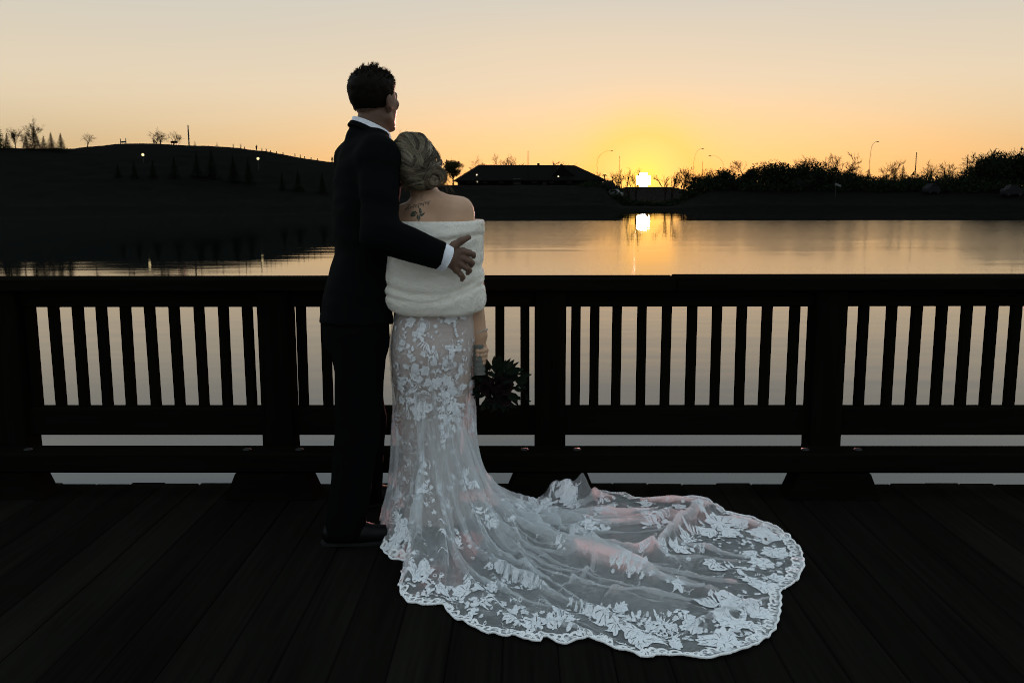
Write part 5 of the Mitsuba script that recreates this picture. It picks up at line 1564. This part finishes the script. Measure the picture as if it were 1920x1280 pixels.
# (kind, picture column, row, size in metres, turn in degrees anticlockwise from the right)
LACE = [('leaf', 772, 604, .050, 150), ('flower', 786, 618, .052, None), ('plume', 797, 645, .060, -70), ('sprig', 757, 622, .050, 80), ('leaf', 753, 640, .034, 250), ('sprig', 768, 668, .050, 75), ('bloom', 762, 690, .022, None),
        ('leaf', 775, 688, .034, -20), ('plume', 812, 662, .044, -80), ('leaf', 813, 684, .032, 90), ('sprig', 745, 700, .045, 85), ('bloom', 748, 655, .02, None), ('bloom', 848, 598, .018, None), ('bloom', 866, 594, .016, None),
        ('leaf', 862, 655, .032, 95), ('flower', 852, 674, .036, None), ('sprig', 868, 683, .046, 30), ('bloom', 836, 684, .024, None), ('leaf', 800, 698, .048, 170), ('sprig', 826, 697, .052, 5), ('flower', 866, 698, .034, None),
        ('leaf', 756, 714, .040, 200), ('rose', 775, 722, .040, None), ('sprig', 765, 712, .05, 10), ('flower', 822, 722, .058, None), ('leaf', 804, 717, .036, 190), ('leaf', 838, 738, .044, -60), ('flower', 850, 728, .044, None),
        ('sprig', 856, 752, .056, -75), ('flower', 846, 764, .036, None), ('bloom', 833, 768, .026, None), ('sprig', 838, 790, .044, -85), ('bloom', 864, 776, .024, None), ('leaf', 884, 716, .040, -80), ('sprig', 886, 742, .05, -85),
        ('flower', 882, 762, .030, None), ('sprig', 886, 788, .044, -80), ('bloom', 884, 804, .02, None), ('leaf', 754, 750, .038, 230), ('vine', 780, 742, .06, 30), ('flower', 789, 760, .046, None), ('plume', 791, 778, .066, -85), ('leaf', 788, 772, .040, 100),
        ('leaf', 836, 812, .026, -90), ('bloom', 834, 826, .016, None), ('sprig', 740, 778, .046, -85), ('bloom', 738, 815, .018, None), ('leaf', 790, 858, .028, -90), ('bloom', 793, 872, .016, None), ('bloom', 868, 760, .026, None), ('leaf', 866, 724, .036, -45),
        ('sprig', 735, 905, .034, 75), ('flower', 744, 930, .042, None), ('leaf', 735, 915, .030, 120), ('rose', 737, 965, .044, None), ('flower', 750, 985, .040, None), ('flower', 742, 1010, .048, None), ('leaf', 758, 1004, .046, 40), ('leaf', 728, 1020, .036, 250), ('bloom', 765, 1025, .022, None),
        ('leaf', 870, 888, .034, 120), ('plume', 882, 910, .044, -60), ('sprig', 905, 960, .052, -50), ('leaf', 918, 975, .036, -45), ('bloom', 860, 1016, .026, None), ('sprig', 861, 1000, .034, -85), ('vine', 820, 920, .05, 40), ('vine', 840, 950, .05, -30), ('vine', 795, 915, .045, 80),
        ('bloom', 930, 1058, .024, None), ('sprig', 948, 1070, .052, -30), ('leaf', 972, 1068, .026, 60), ('sprig', 985, 1092, .046, -20), ('bloom', 1270, 1092, .034, None), ('bloom', 1045, 1013, .02, None),
        # along the hem, from the left round the front to the right and back
        ('leaf', 782, 1080, .050, 200), ('sprig', 800, 1112, .060, 10), ('leaf', 822, 1098, .044, 20), ('flower', 795, 1062, .040, None), ('leaf', 872, 1104, .066, 170), ('leaf', 902, 1100, .052, 30), ('plume', 916, 1122, .068, 20), ('sprig', 876, 1128, .060, -60), ('plume', 852, 1120, .050, 150), ('bloom', 880, 1150, .03, None),
        ('leaf', 968, 1138, .038, 90), ('leaf', 966, 1155, .042, 200), ('leaf', 1008, 1168, .078, 180), ('leaf', 1026, 1160, .058, 30), ('plume', 1056, 1140, .062, 120), ('sprig', 1072, 1162, .066, -50), ('leaf', 1136, 1142, .066, 160), ('leaf', 1158, 1144, .044, 40), ('sprig', 1096, 1142, .07, 5), ('leaf', 1158, 1164, .052, 200), ('sprig', 1184, 1158, .05, 20),
        ('flower', 1202, 1190, .060, None), ('leaf', 1192, 1180, .054, 150), ('plume', 1222, 1170, .058, 60), ('rose', 1240, 1184, .064, None), ('plume', 1246, 1164, .056, 100), ('leaf', 1262, 1200, .040, 10), ('sprig', 1270, 1146, .056, -30), ('leaf', 1288, 1158, .044, -20), ('leaf', 1304, 1170, .05, 160),
        ('flower', 1356, 1202, .072, None), ('leaf', 1330, 1196, .056, 170), ('plume', 1376, 1186, .060, 30), ('flower', 1378, 1166, .066, None), ('leaf', 1404, 1172, .060, 20), ('leaf', 1362, 1158, .050, 150), ('leaf', 1414, 1188, .046, 320), ('flower', 1424, 1146, .046, None), ('plume', 1336, 1122, .066, 170), ('flower', 1372, 1120, .052, None), ('leaf', 1396, 1118, .052, 20), ('plume', 1392, 1138, .06, 250), ('plume', 1410, 1134, .05, 260),
        ('flower', 1434, 1094, .064, None), ('leaf', 1412, 1084, .056, 150), ('leaf', 1452, 1082, .05, 30), ('sprig', 1400, 1062, .078, 10), ('plume', 1358, 1062, .068, 170), ('leaf', 1340, 1052, .046, 190), ('flower', 1430, 1052, .06, None), ('flower', 1452, 1032, .066, None), ('plume', 1470, 1040, .058, 10), ('leaf', 1480, 1062, .044, 300), ('leaf', 1416, 1034, .05, 160),
        ('leaf', 1440, 1002, .062, 30), ('flower', 1424, 992, .058, None), ('plume', 1462, 1006, .056, 330), ('sprig', 1400, 1012, .06, 20), ('flower', 1352, 978, .074, None), ('leaf', 1334, 990, .056, 220), ('leaf', 1370, 996, .05, 300), ('sprig', 1352, 1002, .06, 30), ('plume', 1304, 992, .06, 160), ('leaf', 1294, 1008, .05, 200), ('flower', 1270, 1022, .052, None), ('sprig', 1310, 1014, .056, 10), ('leaf', 1250, 1020, .044, 180), ('bloom', 1400, 1034, .03, None), ('leaf', 1388, 984, .05, 60),
        ('leaf', 1222, 940, .056, 190), ('plume', 1244, 950, .068, 10), ('leaf', 1268, 944, .056, 20), ('sprig', 1228, 962, .06, 0), ('leaf', 1300, 936, .05, 40), ('flower', 1204, 950, .046, None), ('plume', 1220, 978, .05, 180), ('bloom', 1178, 1042, .022, None), ('bloom', 1200, 1050, .024, None), ('bloom', 1160, 1052, .02, None), ('sprig', 1190, 1058, .04, 0),
        ('leaf', 1100, 982, .04, 10), ('sprig', 1118, 986, .05, 0), ('bloom', 1100, 976, .026, None), ('leaf', 1150, 944, .04, 180), ('sprig', 1130, 936, .04, 20), ('leaf', 1120, 950, .04, 40), ('flower', 1066, 908, .042, None), ('leaf', 1056, 920, .036, 140), ('leaf', 1076, 930, .036, 300), ('bloom', 1062, 938, .03, None), ('flower', 1024, 938, .04, None), ('leaf', 1000, 940, .044, 170), ('sprig', 1016, 928, .05, 20), ('leaf', 980, 948, .04, 200), ('leaf', 1036, 948, .04, 0), ('rose', 996, 952, .04, None), ('sprig', 972, 940, .05, 10)]
for k_, u, v, s_, a_ in LACE:
    body_ = v < 900 and u < 915
    if body_ and k_ == 'flower':                        # on the body the large blooms are clusters of smaller cut leaves
        for q in range(3): lace(('leaf', 'rose', 'leaf')[q], u + g_.normal(0, 7), v + g_.normal(0, 7), s_ * .5)
    else:
        lace(k_, u, v, s_ * (.66 if body_ else .9), a_)
for q in range(90):                                    # small leaves, blooms and vines between them
    k_, u, v, s_, a_ = LACE[g_.integers(0, len(LACE))]
    lace(['leaf', 'bloom', 'sprig', 'vine', 'vine', 'bloom'][g_.integers(0, 6)], u + g_.normal(0, 17), v + g_.normal(0, 9), g_.uniform(.016, .034))

# fine machine embroidery between the appliques: rings and tendrils, too small to pick apart
ev = []
ringp = sg.Point(0, 0).buffer(1, 7).difference(sg.Point(0, 0).buffer(0.6, 7))
rv, rf = trimesh.creation.triangulate_polygon(ringp, engine='earcut')
vin = TM['vine']
for q in range(1300):
    i = g_.integers(0, NP_); j = g_.integers(20, NR - 6)
    if Lh[i] > 0.5 and j > NA: j = NA + int(NB * g_.uniform(0, 1) ** 0.6) - 2
    j = min(j, NR - 4)
    if q % 3 == 0:
        p, f = drape_on(i, j, rv * g_.uniform(.0045, .008), rf, .0015)
    else:
        v2, f = vin[g_.integers(0, 4)]
        a = g_.uniform(0, 6.3)
        p, f = drape_on(i, j, v2 @ np.array([[math.cos(a), math.sin(a)], [-math.sin(a), math.cos(a)]]) * g_.uniform(.012, .026), f, .0015)
    if len(f): ev.append((p, f))
put('embroidery', cat(*ev), 'lace', skirt, kind='stuff')
# tiny leaves and buds strewn round the appliques
tl_ = [TM['leaf'][0], TM['bloom'][1], TM['leaf'][2], TM['sprig'][0]]
sv_ = []
for q in range(1500):
    _, u, v, s_, _ = LACE[g_.integers(0, len(LACE))]
    if v < 770 and g_.random() < .55: continue
    i, j = anchor(u + g_.normal(0, 15), v + g_.normal(0, 11))
    if j > NR - 6: continue
    v2, f = tl_[g_.integers(0, 4)]
    a = g_.uniform(0, 6.3)
    p, f = drape_on(i, j, v2 @ np.array([[math.cos(a), math.sin(a)], [-math.sin(a), math.cos(a)]]) * g_.uniform(.006, .015), f, .0022)
    if len(f): sv_.append((p, f))
put('bud_spray', cat(*sv_), 'lace', skirt, kind='stuff')

# scalloped border: curled cords along the hem, and the hem's own cord
hemline = gown[:, -1]
sl_ = np.r_[0, np.cumsum(np.linalg.norm(np.diff(hemline, axis=0), axis=1))]
q = np.linspace(0, 4.6, 26)
curl = np.c_[(1 - q / 7.5) * np.cos(q + 2.6), (1 - q / 7.5) * np.sin(q + 2.6)]
cm_ = sg.LineString(curl).buffer(.23, quad_segs=3).union(sg.Point(*curl[-1]).buffer(.30, 4)).simplify(.02)
c_v, c_f = trimesh.creation.triangulate_polygon(cm_, engine='earcut')
c_v, c_f = trimesh.remesh.subdivide_to_size(np.c_[c_v, 0 * c_v[:, 0]], c_f, .6)
c_v = c_v[:, :2]
step = sl_[-1] / 178
for k in range(178):
    i = int(np.searchsorted(sl_, step * (k + .5))) % NP_
    tg = hemline[(i + 3) % NP_] - hemline[(i - 3) % NP_]; tg /= np.linalg.norm(tg)
    back_j = np.nonzero(np.linalg.norm(gown[i] - hemline[i], axis=1) > 0.021)[0][-1]
    e2 = hemline[i] - gown[i, back_j]; e2 -= tg * (e2 @ tg); e2 /= np.linalg.norm(e2)
    s_ = g_.uniform(.0165, .0205)
    a = g_.normal(0, .25); fl_ = 1 if k % 5 else -1
    v2 = (c_v * [fl_, 1]) @ np.array([[math.cos(a), math.sin(a)], [-math.sin(a), math.cos(a)]]) * s_
    p, f = drape_on(i, back_j, v2, c_f, .004, (tg, e2))
    if len(f) > 3: put('border_scroll', (p, f), 'cord', skirt, smooth=True)
jb = NR - 1 - np.array([np.argmax(np.linalg.norm(gown[i, ::-1] - hemline[i], axis=1) > 0.034) for i in range(NP_)])
jb = np.round(np.convolve(np.r_[jb[-3:], jb, jb[:3]], np.ones(7) / 7, 'valid')).astype(int)
ji = jb[:, None] + (NR - 1.01 - jb[:, None]) * np.linspace(0, 1, 7)[None]
ii = np.repeat(np.arange(NP_), 7).astype(float)
pb = bil(gown, ii, ji.ravel()) + bil(gn, ii, ji.ravel()) * .0018
put('border_band', (pb, grid_faces(NP_, 7, True)), 'lace_net', skirt, smooth=True, uv=np.c_[np.repeat(np.r_[sl_], 7), np.tile(np.linspace(0, .034, 7), NP_)])
cordp = np.vstack([hemline, hemline[:1]]); cordp[:, 2] += .003
put('hem_cord', tube(cordp[::1], .0042, 5, False), 'cord', skirt, smooth=True)
# covered buttons down the back
for k in range(12):
    i, j = anchor(851 + k * 0.95, 592 + 5.0 * k)
    b = trimesh.creation.icosphere(1, .0052); b.apply_translation(gown[i, j] + gn[i, j] * .004)
    put('button', b, 'lace', bride, smooth=True)


# ---------------------------------------------------------------- bouquet and bracelet
mat('bouquet_leaf', {'type': 'principledthin', 'base_color': rgb(0.010, 0.016, 0.011), 'roughness': 0.6, 'diff_trans': 0.4})
mat('dark_petal', {'type': 'principledthin', 'base_color': rgb(0.022, 0.014, 0.014), 'roughness': 0.7, 'diff_trans': 0.5})
mat('ribbon', principled((0.13, 0.135, 0.12), 0.7, 0.2))
mat('pearl', principled((0.45, 0.42, 0.38), 0.3, 0.5))
bq = thing('bouquet', 'dark leafy bouquet with a pale ribbon-wrapped handle held low beside the gown', 'bouquet')
g_ = np.random.default_rng(5)
h0, h1 = W_(897, 646, -0.030), W_(899, 702, -0.036)
tw = np.linspace(0, 1, 24)
put('ribbon_wrap', tube(h0 + (h1 - h0) * tw[:, None], 0.019 + 0.006 * tw + 0.0012 * np.sin(tw * 40), 18), 'ribbon', bq, smooth=50)
core = W_(926, 722, -0.02)
put('stems', cat(*[tube(np.array([h1 + g_.normal(0, .006, 3), (h1 + core) / 2 + g_.normal(0, .012, 3), core + g_.normal(0, .045, 3)]), .003, 5) for k in range(16)]), 'bark', bq, kind='stuff')
PXm = 3.6 / FOC


def blade(base, d, up, L, Wd, curl):
    t = np.linspace(0, 1, 8)
    d = d / np.linalg.norm(d); s = np.cross(d, up); s /= np.linalg.norm(s) + 1e-9; n = np.cross(s, d)
    c = base + d * (L * t)[:, None] + n * (curl * L * t ** 2)[:, None]
    w = Wd * np.sin(np.pi * np.clip(t, 0.02, 0.985) ** 0.85)
    v = np.stack([c - s * w[:, None], c - n * (0.15 * w)[:, None], c + s * w[:, None]], 1).reshape(-1, 3)
    return v, grid_faces(8, 3)


def leaf_at(u, v, du, dv, L, y=None):
    b = W_(u, v, -0.02 + (g_.normal(0, 0.035) if y is None else y))
    d = np.array([du, g_.normal(0, 0.35) * math.hypot(du, dv), -dv], float)
    put('leaf', blade(b, d, np.array([g_.normal(0, .4), -1.0, g_.normal(0, .4)]), L, L * g_.uniform(.17, .25), g_.normal(0, .22)), 'bouquet_leaf', bq, smooth=True)


SPOT = [(911, 700, 4, -30, .060), (918, 695, -6, -26, .055), (926, 690, 2, -26, .055), (930, 692, 5, -28, .060), (944, 694, 10, -24, .055), (950, 692, 16, -22, .050), (956, 695, 8, -16, .045), (948, 700, 26, -10, .070), (956, 698, 24, -8, .060),
        (966, 702, 24, -2, .060), (968, 708, 22, 4, .050), (966, 714, 26, 6, .060), (970, 720, 20, 10, .045), (962, 726, 22, 12, .05), (960, 736, 18, 14, .045), (974, 706, 18, -4, .05), (908, 690, -10, -16, .04), (902, 706, -16, 4, .05), (905, 722, -14, 10, .05)]
for q in SPOT: leaf_at(*q)
for k in range(95):
    a = g_.uniform(0, 6.28); r = math.sqrt(g_.uniform(0, 1))
    u, v = 932 + 34 * r * math.cos(a), 724 + 32 * r * math.sin(a)
    leaf_at(u, v, math.cos(a) + g_.normal(0, .5), math.sin(a) + g_.normal(0, .5), g_.uniform(.03, .06))
sp = W_(972, 730, -0.02); sq = W_(991, 752, 0.0)
sprig_pts = spline([sp, (sp + sq) / 2 + [0.004, 0, 0.006], sq], 8)
put('sprig', cat(tube(sprig_pts, .0012, 4), *[blade(sprig_pts[i], g_.normal(0, 1, 3) * [1, .3, 1], np.array([0, -1.0, .2]), .011, .003, .1) for i in (4, 5, 6, 6, 7, 7)]), 'bouquet_leaf', bq)


def rose_at(u, v, R):
    c = W_(u, v, -0.06)
    ax = np.array([g_.normal(.3, .3), -1.0, g_.normal(.1, .3)]); M = frame(ax)
    for k in range(16):
        t = k / 15; a = k * 2.4; rr = R * (0.18 + 0.82 * t)
        U, Vv = np.meshgrid(np.linspace(-1, 1, 7), np.linspace(0, 1, 6), indexing='ij')
        th_ = a + U * (0.95 - 0.25 * t)
        rad = rr * (0.35 + 0.65 * Vv ** 0.7) * (1 + 0.10 * t * Vv ** 3) + 0.001 * k / 16
        hgt = R * (0.9 - 0.55 * t) * Vv * (1 - 0.18 * U ** 2) + R * 0.06 * np.sin(U * 4 + k)
        p = c + (np.cos(th_) * rad)[..., None] * M[0] + (np.sin(th_) * rad)[..., None] * M[2] + hgt[..., None] * M[1]
        yield p.reshape(-1, 3), grid_faces(7, 6)


for u, v, R in ((930, 716, .034), (950, 726, .030), (922, 742, .034), (946, 746, .030), (908, 726, .026)):
    r_k = put('rose', cat(*rose_at(u, v, R)), 'dark_petal', bq, smooth=True)
br = thing('bracelet', 'thin pearl bracelet on the hanging forearm beside the gown', 'bracelet')
bc = W_(900, 620, -0.008)
pr = []
for a in np.linspace(0, 2 * np.pi, 26, endpoint=False):
    s_ = trimesh.creation.icosphere(1, .0036); s_.apply_translation(bc + [.0285 * math.cos(a), .0285 * math.sin(a), .006 * math.cos(a)]); pr.append(s_)
put(br, cat(*pr), 'pearl', smooth=True)
